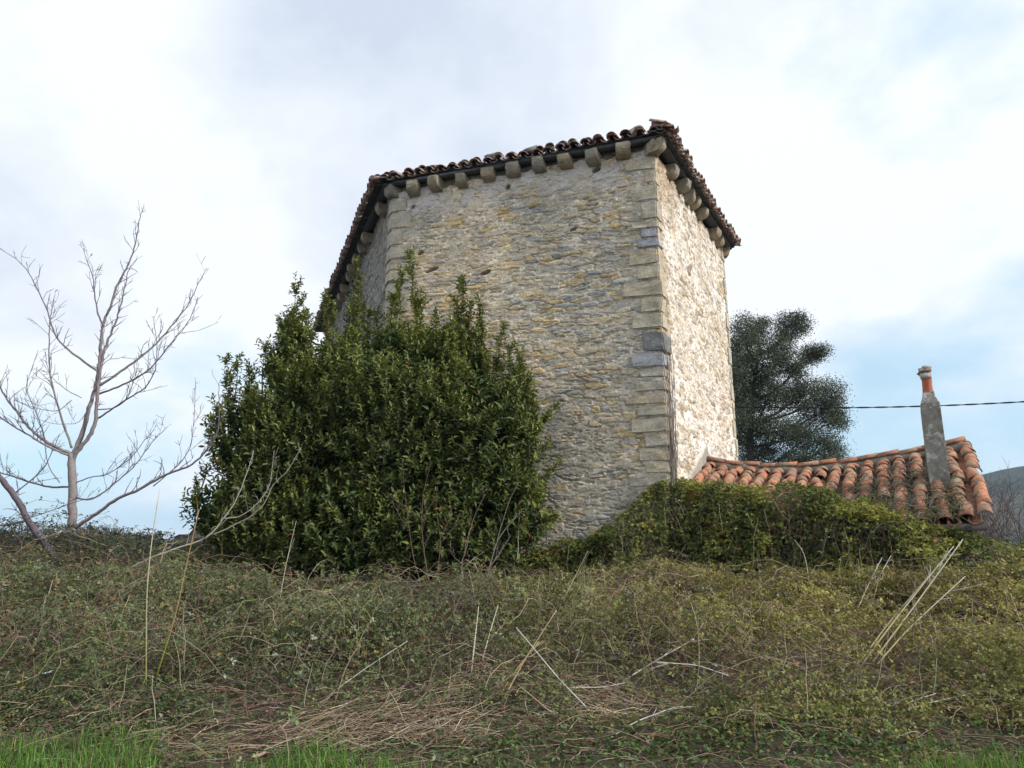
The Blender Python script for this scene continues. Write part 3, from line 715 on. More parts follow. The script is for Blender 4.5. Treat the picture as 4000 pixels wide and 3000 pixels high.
for side in (-1, 1):                                                   # verge rafters at the gable end
    p0 = roof_pt(4.93, .02, side, -.09); p1 = roof_pt(4.93, 1.0, side, -.09); v = nrm(p1 - p0); w = np.array([*dRi, 0])
    acc.box((p0 + p1) / 2, v, w, np.cross(v, w), np.linalg.norm(p1 - p0) / 2, .05, .05, (.075, .065, .055))
acc.build('verge_rafter', M_WOOD, shed)
# walls below
w0 = RC - dR * -.28 + dRi * .02; fA = RC + dR * (S_A - run + .38) + dRi * .03; fB = fA + dRi * 4.86
gB = fB + dR * (2 * run - .76)
kws = dict(cu=.30, cv=.13, depth=.05, mortar_lo=.2, mortar_hi=.6, cols_stone=[(.40, .33, .2), (.34, .28, .18), (.45, .38, .26)], cols_mortar=[(.3, .27, .22), (.36, .33, .28)], gap=.55)
wall_face('wall', fA, fB, .5, 2.22, .035, 6001, shed, **kws)
def gtop(u): return np.interp(u, [0, (2 * run - .76) / 2, 2 * run - .76], [2.22 - .5, 3.6 - .5, 2.22 - .5])
wall_face('gable_wall', fB, gB, .5, 3.6, .04, 6101, shed, top=gtop, **kws)
wall_face('wall', gB, gB - dRi * 4.86, .5, 2.22, .06, 6201, shed, **kws)
# chimney
def chim():
    cp = min(((abs(proj(roof_pt(a_, b_))[0] - 2030) + abs(proj(roof_pt(a_, b_))[1] - 1052), a_, b_) for a_ in np.linspace(3, 5.1, 60) for b_ in np.linspace(.1, .95, 50)))
    cp = roof_pt(cp[1], cp[2])[:2]
    m, t, b = new_mat('cement render with lichen')
    n = noise(t, 2.2, 8, .7); n2 = noise(t, 18, 6, .7); n3 = noise(t, 5, 8, .72)
    c = ramp(t, n, (.3, (.12, .115, .10)), (.52, (.22, .21, .185)), (.72, (.32, .30, .26)))
    c = mixn(t, c, (.50, .49, .44), ramp(t, n3, (.52, G3(0)), (.58, G3(.8))))
    c = mixn(t, c, (.07, .075, .06), ramp(t, noise(t, 3.7, 8, .7), (.56, G3(0)), (.7, G3(.6))))
    c = mixn(t, c, ramp(t, n2, (.3, G3(.7)), (.7, G3(1.2))), 1.0, 'MULTIPLY')
    t.links.new(c, b.inputs['Base Color']); b.inputs['Roughness'].default_value = .95; bump(t, b, n2, .7, .02)
    M_CEM = m
    # (height, half width, half depth)
    prof = [(1.9, .168, .178), (2.6, .164, .175), (3.2, .160, .172), (3.8, .157, .168), (4.20, .153, .165), (4.32, .152, .164), (4.46, .098, .11), (4.54, .085, .09)]
    bm = bmesh.new(); rings = []
    ax = np.array([*nrm(np.array([dRi[0], dRi[1]]) + np.array([.06, .03]))]); ay = np.array([-ax[1], ax[0]])
    for z, a_, b_ in prof:
        ring = []
        for sx, sy in ((-1, -1), (0, -1.0), (1, -1), (1, 0), (1, 1), (0, 1), (-1, 1), (-1, 0)):
            p = cp + ax * a_ * sx + ay * b_ * sy
            ring.append(bm.verts.new((p[0] + random.uniform(-.006, .006), p[1] + random.uniform(-.006, .006), z + random.uniform(-.01, .01))))
        rings.append(ring)
    for a_, b_ in zip(rings, rings[1:]):
        for k in range(8): bm.faces.new((a_[k], a_[(k + 1) % 8], b_[(k + 1) % 8], b_[k]))
    bm.faces.new(rings[-1]); bm.faces.new(rings[0][::-1])
    bmesh.ops.bevel(bm, geom=[e for e in bm.edges if abs(e.verts[0].co.z - e.verts[1].co.z) > .1], offset=.012, segments=1, affect='EDGES')
    ch = bm_obj('chimney', bm, M_CEM, shed)
    m2, t, b = new_mat('red clay flue'); n = noise(t, 12, 6, .7)
    t.links.new(ramp(t, n, (.3, (.32, .085, .05)), (.7, (.46, .15, .09))), b.inputs['Base Color']); b.inputs['Roughness'].default_value = .85
    bm = bmesh.new()
    acc = Acc(); a = np.arange(8) * math.pi / 4 + .39
    ring = lambda z, r, off: np.stack([cp[0] + off + np.cos(a) * r, cp[1] + np.sin(a) * r, np.full(8, z)], -1)
    acc.add(np.concatenate([ring(4.52, .094, 0), ring(4.65, .084, 0), ring(4.78, .086, 0.005), ring(4.92, .084, .0)]), [np.concatenate([np.stack([np.arange(8) + k * 8, (np.arange(8) + 1) % 8 + k * 8, (np.arange(8) + 1) % 8 + k * 8 + 8, np.arange(8) + k * 8 + 8], -1) for k in range(3)]), np.arange(24, 32)[None]])
    bm.free()
    pot = acc.build('chimney_pot', m2, shed); pot.parent = ch; pot.matrix_parent_inverse = Matrix.Identity(4)
    # ragged stones bedded in mortar as a cap
    acc = Acc()
    for (z, hx, hy, hz, ox, col_) in ((4.86, .088, .09, .055, -.005, (.46, .47, .45)), (4.93, .098, .10, .016, -.012, (.26, .19, .15)), (4.968, .104, .10, .024, -.012, (.40, .39, .36)), (5.01, .066, .085, .026, .03, (.44, .43, .40))):
        acc.box([cp[0] + ox, cp[1], z], np.array([*ax, .10]), np.array([*ay, 0]), np.array([-.1, 0, 1.]), hx, hy, hz, col_, .016)
    cap = acc.build('chimney_cap', M_BARK, shed); cap.parent = ch; cap.matrix_parent_inverse = Matrix.Identity(4)
chim()

# ------------------------------------------------------------------ power cable (twisted pair) from the tower side
pA = ptplane(1588, 882, np.array([*R2, 0]), np.array([*nR, 0])); pA = np.array([*(R2 - dR * .1 + nR * .06), pA[2]])
pB = pt(2260, 846, 19.0); pB = pB + (pB - pA) * .6
s = np.linspace(0, 1, 260); line = pA + (pB - pA) * s[:, None]; line[:, 2] -= .55 * 4 * s * (1 - s) * .45
Lc = np.linalg.norm(pB - pA); ph = s * Lc * 2 * math.pi / .9
acc = Acc(); side = nrm(np.cross(pB - pA, [0, 0, 1.]))
for k in (0, math.pi):
    acc.tubes(line + side * (np.cos(ph + k) * .012)[:, None] + np.array([0, 0, 1.]) * (np.sin(ph + k) * .012)[:, None], .012, 5, (.012, .013, .02))
tag(acc.build('power_cable', M_STEM), 'black twisted overhead cable passing behind the chimney', 'cable')

# ------------------------------------------------------------------ branching helper
def wander(p0, d0, ln, n, jit=.25, up=.15, curve=None):
    P = [np.asarray(p0, float)]; d = nrm(np.asarray(d0, float))
    for k in range(n):
        d = nrm(d + rng.normal(0, jit, 3) * .5 + np.array([0, 0, up * .3])); P.append(P[-1] + d * ln / n)
    return np.array(P)
def resample(P, n):
    P = np.asarray(P, float); d = np.concatenate([[0], np.cumsum(np.linalg.norm(np.diff(P, axis=0), axis=1))])
    # smooth (Catmull-like) by interpolating with cosine-eased splines
    t = np.linspace(0, d[-1], n); Q = np.stack([np.interp(t, d, P[:, k]) for k in range(3)], -1)
    for _ in range(2): Q[1:-1] = .25 * Q[:-2] + .5 * Q[1:-1] + .25 * Q[2:]
    return Q

# ------------------------------------------------------------------ bare tree on the left
bt_base = pt(*Z5(300, 1560), 13.6)
bare = empty('bare_tree', bt_base, 'leafless young tree with pale smooth bark rising from the brambles left of the laurel', 'tree')
def bare_limb(zp, r0, r1, Y0, dY, name, parent, col, ntw=10, twl=.45, up=.5, n=None, zf=Z5, c1=None):
    n = n or max(8, len(zp) * 4)
    P = np.array([pt(*zf(x, y), Y0 + dY * k / max(1, len(zp) - 1)) for k, (x, y) in enumerate(zp)])
    P = resample(P, n); P[1:-1] += rng.normal(0, min(.006, r0 * .12), (n - 2, 3))
    acc = Acc(); r = np.linspace(r0 * (.8 if name == 'trunk' else .66), r1 * .8, n) * (1 + .05 * rng.normal(0, 1, n)); f_ = np.repeat(np.linspace(0, 1, n), 7)[:, None]; acc.tubes(P, r, 7, col if c1 is None else np.asarray(col) * (1 - f_) + np.asarray(c1) * f_)
    col = col if c1 is None else c1
    for k in range(ntw):
        f = .25 + .73 * (k + random.random()) / ntw; i_ = min(n - 2, int(f * n)); T = nrm(P[i_ + 1] - P[i_])
        d = nrm(rng.normal(0, .55, 3) * np.array([1, .8, .5]) + T * .6 + np.array([0, 0, up])); ln = twl * random.uniform(.4, 1.2) * (1.15 - .5 * f)
        Q = wander(P[i_], d, ln, 5, .35, .3); rr = min(r[i_] * .55, .011)
        acc.tubes(Q, np.linspace(rr * .8, .0032, 6), 4, np.asarray(col) * .75)
        for _ in range(2):
            if random.random() < .75:
                j = random.randint(1, 4); Q2 = wander(Q[j], nrm(Q[j] - Q[j - 1]) + rng.normal(0, .6, 3), ln * random.uniform(.25, .5), 3, .3, .3)
                acc.tubes(Q2, np.linspace(max(rr * .6, .004), .003, 4), 4, np.asarray(col) * .75)
    return acc.build(name, M_BARK, parent, True)
BK = np.array([.25, .22, .22]); BK2 = np.array([.19, .155, .185])
bare_limb([(300, 1600), (300, 1520), (302, 1400), (304, 1280), (303, 1180), (301, 1095)],   .106, .086, 13.6, 0, 'trunk', bare, BK * .85, 6, .5, c1=BK)
LIMBS = [
 ([(303, 1135), (308, 1095), (330, 1050), (350, 990), (372, 900), (400, 820), (412, 750), (420, 680), (425, 590), (430, 550), (455, 500), (480, 420), (510, 350), (540, 300), (560, 240), (572, 180), (582, 120), (602, 50)], .072, .006, .3, 14),
 ([(430, 560), (410, 510), (395, 430), (388, 350), (372, 310), (355, 265), (350, 235)], .026, .005, .2, 8),
 ([(304, 1130), (312, 1100), (340, 1065), (380, 1010), (403, 950), (405, 880), (412, 800), (425, 720), (440, 640), (470, 580), (495, 510), (515, 430), (520, 400), (540, 310), (575, 335)], .066, .006, -.3, 12),
 ([(412, 945), (470, 905), (540, 860), (610, 820), (650, 750), (658, 640), (640, 520)], .026, .005, -.5, 9),
 ([(298, 1095), (230, 1065), (170, 1030), (120, 985), (80, 935), (40, 880), (-20, 790), (-60, 720)], .05, .012, .4, 12),
 ([(296, 1105), (200, 1065), (110, 1010), (50, 975), (-10, 935), (-70, 860)], .036, .010, -.6, 10),
 ([(410, 750), (340, 700), (285, 660), (240, 615), (215, 560), (205, 510), (160, 410), (110, 320), (75, 285), (0, 235)], .034, .005, .7, 13),
 ([(300, 1070), (262, 960), (235, 870), (212, 790), (205, 700), (205, 600), (210, 520), (230, 430)], .034, .006, -.4, 10),
 ([(415, 810), (480, 770), (560, 710), (640, 650), (700, 580), (760, 510), (800, 450), (825, 390), (865, 315)], .036, .005, .5, 13),
 ([(400, 850), (470, 825), (560, 785), (640, 730), (700, 650), (760, 580), (800, 520), (830, 440)], .030, .005, -.2, 11),
 ([(760, 588), (830, 580), (915, 543)], .008, .004, .1, 1),
 ([(400, 910), (480, 905), (530, 870), (560, 790), (580, 720)], .018, .005, .3, 6),
 ([(318, 1278), (370, 1290), (430, 1260), (500, 1200), (560, 1150), (610, 1080), (650, 1030), (700, 980)], .026, .005, .4, 12),
 ([(318, 1215), (380, 1190), (440, 1185), (500, 1150), (560, 1100), (600, 1040), (650, 990)], .016, .005, -.5, 9),
 ([(312, 1402), (380, 1360), (440, 1320), (490, 1280), (560, 1255), (640, 1210), (720, 1170), (790, 1150), (860, 1090), (915, 1000), (915, 800)], .052, .006, -.6, 14),
 ([(640, 1230), (700, 1180), (760, 1130), (800, 1060), (812, 940), (817, 800)], .016, .005, .2, 8),
 ([(295, 1232), (210, 1235), (130, 1215), (60, 1190), (-10, 1170), (-60, 1120)], .030, .012, .5, 11),
 ([(250, 1215), (200, 1150), (180, 1000), (130, 870), (100, 830), (160, 660)], .014, .005, -.2, 8),
 ([(300, 870), (240, 920), (150, 905), (60, 870)], .012, .005, .1, 4),
 ([(372, 900), (330, 970), (220, 970), (130, 940)], .010, .004, -.2, 4),
 ([(340, 860), (280, 830), (220, 780), (165, 690)], .012, .004, .3, 5),
]
for zp, r0, r1, dY, ntw in LIMBS:
    bare_limb(zp, r0, r1, 13.6, dY, 'branch', bare, BK if r0 > .03 else BK2 * 1.05, int(ntw * 1.6), .52, c1=BK2 * random.uniform(.75, 1.0))
lean = empty('leaning_tree', pt(*Z5(200, 1480), 12.6), 'dark slanting trunk leaning out of the picture at the left edge', 'tree')
bare_limb([(230, 1540), (200, 1480), (160, 1430), (120, 1380), (85, 1310), (60, 1270), (0, 1190), (-60, 1110), (-120, 1010)], .075, .05, 12.6, -.2, 'trunk', lean, BK2 * .62, 7, .6)
bare_limb([(125, 1372), (110, 1372), (60, 1386), (0, 1395), (-80, 1370)], .03, .022, 12.6, .1, 'branch', lean, BK * 1.2, 3, .4)
bare_limb([(60, 1260), (120, 1215), (190, 1150), (250, 1010)], .018, .006, 12.6, .2, 'branch', lean, BK2 * .6, 7, .4)
bare_limb([(130, 1360), (220, 1330), (330, 1290), (420, 1270)], .012, .005, 12.6, .2, 'branch', lean, BK2 * .6, 6, .4)

fb = empty('fallen_branch', pt(*Z6(-40, 1420), 12.4), 'pale bare branch arching up in front of the laurel, left side', 'branch')
PAL = np.array([.42, .39, .34])
bare_limb([(-330, 1560), (-180, 1480), (-40, 1420), (80, 1385), (150, 1350), (200, 1280), (260, 1200), (310, 1080), (345, 960)], .028, .006, 12.4, .1, 'branch', fb, PAL, 9, .35, zf=Z6)
bare_limb([(150, 1350), (220, 1325), (280, 1290), (330, 1270), (400, 1200), (430, 1120), (500, 1060), (565, 945)], .017, .005, 12.4, -.2, 'branch', fb, PAL * .85, 8, .35, zf=Z6)
bare_limb([(200, 1275), (280, 1270), (350, 1220), (420, 1130), (440, 960)], .012, .004, 12.4, .3, 'branch', fb, PAL * .9, 6, .3, zf=Z6)

# ------------------------------------------------------------------ ruined wall stub at the far left
ra = pt(315, 1150, 21.0)[:2]; rb = pt(520, 1150, 20.2)[:2]; rd, rn, rl = edge(ra, rb)
ruin = empty('ruined_wall', (*((ra + rb) / 2), 1.0), 'low broken end of a grey stone wall showing left of the laurel', 'wall')
kwr = dict(cu=.34, cv=.13, depth=.06, mortar_lo=.15, mortar_hi=.55, cols_stone=[(.26, .22, .17), (.22, .20, .17), (.3, .26, .2)], cols_mortar=[(.22, .2, .17), (.25, .23, .2)], gap=.5)
rtop = lambda u: 1.15 + .22 * sstep(.7, 1.1, u) + .35 * sstep(1.3, 1.8, u) + .12 * (fbm(u * 6, u * 0, 71) - .5)
wall_face('wall', ra, rb, .75, 2.1, .03, 7001, ruin, top=rtop, **kwr)
wall_face('wall', ra - rn * .6, ra, .75, 1.9, .04, 7002, ruin, top=lambda u: 1.13 + 0 * u, **kwr)
acc = Acc(); uu = np.linspace(0, rl, 50)
hh = .75 + rtop(uu)
fr = np.stack([ra[0] + rd[0] * uu + rn[0] * .03, ra[1] + rd[1] * uu + rn[1] * .03, hh], -1); bk = fr - np.array([*rn, 0]) * .62; bk[:, 2] += .03
lo = bk.copy(); lo[:, 2] = .6
i_ = np.arange(50)
acc.add(np.concatenate([fr, bk, lo]), [np.stack([i_[:-1], i_[1:], i_[1:] + 50, i_[:-1] + 50], -1), np.stack([i_[:-1] + 50, i_[1:] + 50, i_[1:] + 100, i_[:-1] + 100], -1)], (.2, .18, .14)); acc.build('wall_top', M_WALL, ruin)

# ------------------------------------------------------------------ laurel bush
LOB = [(850, 960, 14.3, 290, 270, 1.6), (655, 985, 14.5, 140, 190, 1.5), (1020, 1020, 13.9, 145, 225, .95), (840, 815, 14.6, 195, 95, 1.1), (590, 1070, 14.2, 98, 150, 1.2),
       (478, 1125, 14.2, 46, 58, .6), (528, 960, 14.5, 44, 90, .8), (800, 1160, 13.5, 330, 105, .9), (632, 800, 14.8, 34, 90, .5), (990, 830, 14.4, 60, 90, .5), (1060, 1130, 13.7, 110, 110, .7), (1095, 930, 13.9, 42, 100, .4)]
LC = np.array([pt(x, y, Y) for x, y, Y, *_ in LOB]); LR = np.array([[rx / 1600 * Y * .93, rY * .9, ry / 1600 * Y * .93] for x, y, Y, rx, ry, rY in LOB])
laurel = empty('laurel_bush', (LC[0][0], LC[0][1], 1.0), 'large dense dark green laurel bush standing against the tower front', 'bush')
def lob_r(P): return np.min(np.linalg.norm((P[:, None] - LC) / LR, axis=-1), axis=1)
area = np.array([r[0] * r[2] + r[0] * r[1] + r[1] * r[2] for r in LR]); pr_ = area / area.sum()
def shoots_on_lobes(n, lo, hi, inside=.78):
    k = rng.choice(len(LOB), n, p=pr_); d = nrm(rng.normal(0, 1, (n, 3)))
    P = LC[k] + LR[k] * d * rng.uniform(lo, hi, n)[:, None]
    out = nrm(d / LR[k]); keep = (lob_r(P) > inside)
    return P[keep], out[keep]
front_sd = lambda P: (P[:, :2] - L) @ nF            # > 0 in front of the tower front plane
left_sd = lambda P: (P[:, :2] - L) @ nL
lA = Acc(); lS = Acc()
def add_shoots(P, D, ln, per, leafL, colf, fold=.3):
    n = len(P); D = nrm(D)
    t = (np.arange(per) + .5) / per
    ang = np.arange(per) * 2.4
    S = nrm(np.cross(D, rng.normal(0, 1, (n, 3)))); B = np.cross(D, S)
    pos = P[:, None] + D[:, None] * (ln[:, None] * t)[..., None]
    radial = S[:, None] * np.cos(ang)[None, :, None] + B[:, None] * np.sin(ang)[None, :, None]
    ld = nrm(D[:, None] * (.45 + .5 * t)[None, :, None] + radial * .9 + rng.normal(0, .22, (n, per, 3)))
    nn = nrm(D[:, None] * .8 - radial * .3 + np.array([0, 0, .5]) + rng.normal(0, .25, (n, per, 3)))
    pos = pos.reshape(-1, 3); ld = ld.reshape(-1, 3); nn = nn.reshape(-1, 3)
    ok = ((front_sd(pos) > .06) | (left_sd(pos) > .1)) & (pos[:, 2] > ground_z(pos[:, 0], pos[:, 1]) + .05)
    c = colf(np.repeat(np.arange(n), per), np.tile(t, n))
    lL_ = leafL * rng.uniform(.7, 1.25, len(pos))
    lA.leaves(pos[ok], ld[ok], nn[ok], lL_[ok], (lL_ * .40)[ok], c[ok], fold)
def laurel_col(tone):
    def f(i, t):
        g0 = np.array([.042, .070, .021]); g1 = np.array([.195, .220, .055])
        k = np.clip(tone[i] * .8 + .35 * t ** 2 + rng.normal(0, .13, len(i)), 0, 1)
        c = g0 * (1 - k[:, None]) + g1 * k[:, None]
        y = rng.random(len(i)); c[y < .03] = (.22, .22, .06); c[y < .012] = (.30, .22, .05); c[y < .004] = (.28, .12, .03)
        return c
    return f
P, O = shoots_on_lobes(6600, .74, 1.06, .74); gp = fbm(P[:, 0] * 1.9 + P[:, 1], P[:, 2] * 1.9, 805) > .40; P, O = P[gp], O[gp]
D = nrm(O * .55 + np.array([0, 0, .75]) + rng.normal(0, .28, P.shape))
tone = np.clip(.28 + .55 * (O[:, 2] > .2) * rng.random(len(P)) + .25 * sstep(3.2, 5.5, P[:, 2]) + .7 * (fbm(P[:, 0] * 1.5, P[:, 2] * 1.5, 801) - .5), 0, 1)  # upper, upturned shoots lighter: young growth plus sunlit tone put into the colour
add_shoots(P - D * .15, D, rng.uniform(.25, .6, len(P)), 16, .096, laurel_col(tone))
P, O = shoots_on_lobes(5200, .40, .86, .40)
D = nrm(O * .6 + np.array([0, 0, .6]) + rng.normal(0, .4, P.shape)); add_shoots(P, D, rng.uniform(.3, .6, len(P)), 9, .14, laurel_col(np.zeros(len(P))))  # added filler leaves, darkest green to paint the shaded interior
# leaders standing clear of the crown
LEAD = [(640, 612, 15.0, 1.5), (618, 690, 14.9, 1.0), (655, 650, 14.8, 1.3), (870, 588, 14.9, 1.7), (850, 640, 14.6, 1.3), (905, 650, 14.7, 1.3), (885, 545, 15.2, 2.0), (1000, 608, 14.6, 1.9), (985, 650, 14.5, 1.5), (1015, 660, 14.5, 1.5), (1042, 650, 14.4, 1.5), (940, 680, 14.6, 1.3), (1085, 712, 14.2, 1.5), (1105, 755, 14.1, 1.4), (1125, 770, 14.1, 1.3), (1140, 820, 14.0, 1.2),
        (490, 785, 14.8, .8), (512, 775, 14.6, 1.2), (575, 742, 14.8, 1.0), (540, 790, 14.5, 1.0), (455, 925, 14.3, .7), (770, 575, 15.6, 2.2), (765, 650, 15.2, 1.4), (795, 680, 15, 1.2), (720, 670, 15, 1.2), (1200, 875, 14.3, 1.0), (1195, 1005, 14.1, .9), (1180, 960, 14.1, .9), (1195, 1110, 13.9, .7), (465, 880, 14.4, .8), (425, 1050, 14.2, .5), (448, 1000, 14.2, .5), (1150, 850, 14.0, 1.0), (590, 760, 14.7, .9), (700, 640, 15.0, 1.0)]
for _ in range(110):                  # random upright sprays breaking the outline
    i_ = rng.integers(len(LOB)); a_ = rng.uniform(-.25, 3.39); LEAD.append((LOB[i_][0] + LOB[i_][3] * math.cos(a_) * 1.02 + rng.normal(0, 10), LOB[i_][1] - LOB[i_][4] * math.sin(a_) * 1.03 - rng.uniform(0, 38), LOB[i_][2] + rng.normal(0, .3), rng.uniform(.5, .95)))
for (x, y, Y, ln) in LEAD:
    tip = pt(x, y, Y)
    if front_sd(tip[None])[0] < .25 and left_sd(tip[None])[0] < .25:
        tip = ptplane(x, y, np.array([*(L + nF * .35), 0]), np.array([*nF, 0]))
    lean_ = np.array([.42 * ln if x > 1150 else rng.normal(0, .10) * ln, rng.normal(0, .05), -ln]); 
    if x > 1150: lean_[2] = -ln * .75; lean_[0] = -ln * .6
    root = tip + lean_
    Q = resample(np.array([root, (root + tip) / 2 + rng.normal(0, .05, 3), tip]), 8); lS.tubes(Q, np.linspace(.016, .004, 8), 5, (.16, .13, .06))
    k = int(ln * 20); f = rng.uniform(.2, 1.0, k); Pp = root + (tip - root) * f[:, None]
    D = nrm(nrm(tip - root) * .9 + rng.normal(0, .42, (k, 3)))
    add_shoots(Pp, D, rng.uniform(.15, .38, k) * (1.25 - .5 * f), 10, .092, laurel_col(np.full(k, .75)))
# stems inside
for k in range(60):
    i_ = rng.integers(len(LOB)); tgt = LC[i_] + LR[i_] * nrm(rng.normal(0, 1, 3)) * .8
    b0 = np.array([LC[0][0] + rng.normal(0, .9), LC[0][1] + rng.normal(0, .4), 1.0]); Q = resample(np.array([b0, b0 * .4 + tgt * .6 + np.array([0, 0, -.4]), tgt]), 10); lS.tubes(Q, np.linspace(.04, .008, 10), 5, (.10, .085, .055))
lA.build('crown', M_LAUREL, laurel); lS.build('stem', M_BARK, laurel)

# ------------------------------------------------------------------ evergreen tree behind the lean-to
ev_b = pt(1650, 1130, 36.0); everg = empty('evergreen_tree', (ev_b[0], ev_b[1], 0), 'dark grey green evergreen tree behind the tower and the tiled roof', 'tree')
EL = [(1612, 740, 34, 62), (1640, 720, 26, 44), (1600, 820, 40, 90), (1655, 790, 44, 50), (1702, 712, 34, 38), (1728, 700, 22, 28), (1690, 760, 30, 34), (1748, 768, 32, 22), (1772, 760, 14, 16), (1720, 800, 26, 22),
      (1660, 860, 70, 44), (1730, 850, 50, 36), (1790, 850, 30, 36), (1770, 895, 50, 34), (1812, 905, 18, 34), (1610, 930, 44, 50), (1680, 930, 56, 34), (1740, 945, 50, 32), (1795, 965, 34, 30), (1640, 985, 60, 28), (1720, 995, 60, 24), (1790, 1000, 40, 20), (1560, 850, 60, 150)]
eS = Acc(); eL = Acc(); trunk_p = np.array([[ev_b[0] - .6, ev_b[1], -1.0], [ev_b[0] - .5, ev_b[1], 3], [ev_b[0] - .4, ev_b[1], 7], pt(1640, 720, 36)])
TP = resample(trunk_p, 24); eT = Acc(); eT.tubes(TP, np.linspace(.34, .05, 24), 8, (.10, .085, .07)); eT.build('trunk', M_BARK, everg, True)
for (x, y, rx, ry) in EL:
    c_ = pt(x, y, 36 + rng.normal(0, .8)); r = np.array([rx, (rx + ry) * .5, ry]) / 1600 * 36
    h = np.clip((c_[2] - 1.2 - TP[0, 2]) / (TP[-1, 2] - TP[0, 2]), .1, .95); b0 = TP[int(h * 23)]
    Q = resample(np.array([b0, b0 * .45 + c_ * .55 + np.array([0, 0, -.3]), c_]), 10); eS.tubes(Q, np.linspace(.09, .02, 10), 5, (.08, .07, .06))
    nt_ = int(rx * ry * .048) + 16
    d = nrm(rng.normal(0, 1, (nt_, 3))); tips = c_ + d * r * (rng.random(nt_) ** .4)[:, None]
    st = Q[rng.integers(4, 10, nt_)]; mid = (st + tips) / 2 + rng.normal(0, .12, (nt_, 3))
    tw = np.stack([st, mid, tips], 1)[::5]; eS.tubes(tw, np.array([.018, .010, .004]), 4, (.07, .062, .05))
    per = 58
    base = np.repeat(tips, per, 0) + rng.normal(0, 1, (nt_ * per, 3)) * np.array([.20, .20, .15])
    ld = nrm(rng.normal(0, .8, base.shape) + np.array([0, 0, .4]))
    k = np.repeat(rng.random(nt_), per)[:, None] * .7 + .3 * rng.random((nt_ * per, 1))
    col = np.array([.040, .052, .036]) * (1 - k) + np.array([.125, .145, .095]) * k
    eL.leaves(base, ld, rng.normal(0, 1, base.shape), rng.uniform(.06, .11, len(base)), rng.uniform(.035, .055, len(base)), col, .2, False)
eS.build('branch', M_BARK, everg); eL.build('crown', M_OAK, everg)

# ------------------------------------------------------------------ bramble helpers
def trifol(acc, P, nrmv, size, col, spread=.9):
    """three leaflets on a common point"""
    n = len(P); a = rng.uniform(0, 6.28, n)
    ref = nrm(np.cross(nrmv, np.array([.31, .7, .12]) + rng.normal(0, .1, (n, 3)))); oth = np.cross(nrmv, ref)
    for k in (-1, 0, 1):
        aa = a + k * 1.25; d = ref * np.cos(aa)[:, None] + oth * np.sin(aa)[:, None]
        d = nrm(d + nrmv * rng.uniform(-.35, .25, n)[:, None])
        nn = nrm(nrmv + rng.normal(0, .35, (n, 3))); L_ = size * rng.uniform(.8, 1.2, n) * (1.1 if k == 0 else .9)
        acc.leaves(P + d * .006, d, nn, L_, L_ * .62, col * rng.uniform(.85, 1.15, (n, 1)), .18, False)
def arcs(n, P0, az, ln, hgt, npt=7, r=.0035, droop=.6):
    t = np.linspace(0, 1, npt); d = np.stack([np.cos(az), np.sin(az), 0 * az], -1)
    Q = P0[:, None] + d[:, None] * (ln[:, None] * t)[..., None]
    Q[..., 2] += hgt[:, None] * (4 * t * (1 - t) * .8 + droop * 0 * t)
    Q += rng.normal(0, .02, Q.shape) * np.linspace(0, 1, npt)[None, :, None]
    return Q
def cover_color(X, Y, n):
    """left side dull dark green, right side olive yellow, patches of brown"""
    r = sstep(-1.5, 4.5, X + .8 * (fbm(X * .4, Y * .4, 901) - .5))
    g = np.array([.110, .128, .056]) * (1 - r)[:, None] + np.array([.255, .232, .066]) * r[:, None]
    dk = sstep(.35, .65, fbm(X * 1.7, Y * 1.7, 903))[:, None]; g = g * (.7 + .5 * dk)
    fr = (1 - sstep(7.0, 9.5, Y))[:, None]; g = g * (1 - .4 * fr) + np.array([.065, .105, .036]) * .4 * fr
    u = rng.random(n)
    g[u < .09] = (.22, .19, .06); g[u < .04] = (.20, .11, .07); g[u > .955] = (.20, .22, .16)
    return g
# ---- ground cover leaves
nC = 400000
X = rng.uniform(-13, 15, nC * 2); Y = 6.0 + 10.2 * rng.random(nC * 2) ** 1.15
inview = np.abs(X) < Y * .82 + 2.2
X, Y = X[inview][:nC], Y[inview][:nC]
dens = sstep(.38, .56, fbm(X * 1.3, Y * 1.3, 911)) * .86 + .14
ch_ = cover_h(X, Y); dens *= sstep(.04, .25, ch_) * .85 + .15
bare_patch = 1 - .6 * np.exp(-((X + .9) / 1.7) ** 2 - ((Y - 7.6) / .9) ** 2) - .6 * np.exp(-((X - 1.8) / 1.6) ** 2 - ((Y - 8.0) / .5) ** 2) - .55 * np.exp(-((X - 5) / 1.3) ** 2 - ((Y - 9.6) / .6) ** 2)
dead = sstep(.53, .63, fbm(X * .75 + 4, Y * 1.0, 917, 3)) * (1 - .5 * sstep(1, 4, X))
keep = rng.random(len(X)) < dens * bare_patch * (1 - .45 * dead)
keep &= ~((seg_dist(X, Y, tuple(L + dF * .3), tuple(RC)) < .3)) & (((X - L[0]) * nF[0] + (Y - L[1]) * nF[1]) > .1)
X, Y, ch_ = X[keep], Y[keep], ch_[keep]
lay = rng.random(len(X)) ** .45
Zc = ground_z(X, Y) + ch_ * (lay * 1.12) + .10 * (fbm(X * 3.3, Y * 3.3, 921) - .5) + .06 * rng.random(len(X)) ** 4
e_ = .06; gx = (surf_z(X + e_, Y) - surf_z(X - e_, Y)) / (2 * e_); gy = (surf_z(X, Y + e_) - surf_z(X, Y - e_)) / (2 * e_)
nv_ = nrm(np.stack([-gx, -gy, np.ones_like(gx)], -1) + rng.normal(0, .75, (len(X), 3)) + np.array([0, -.25, 0]))
bc = Acc(); trifol(bc, np.stack([X, Y, Zc], -1), nv_, rng.uniform(.026, .048, len(X)) * (.85 + .02 * Y), cover_color(X, Y, len(X)))
tag(bc.build('bramble_cover', M_BRAM), kind='stuff')
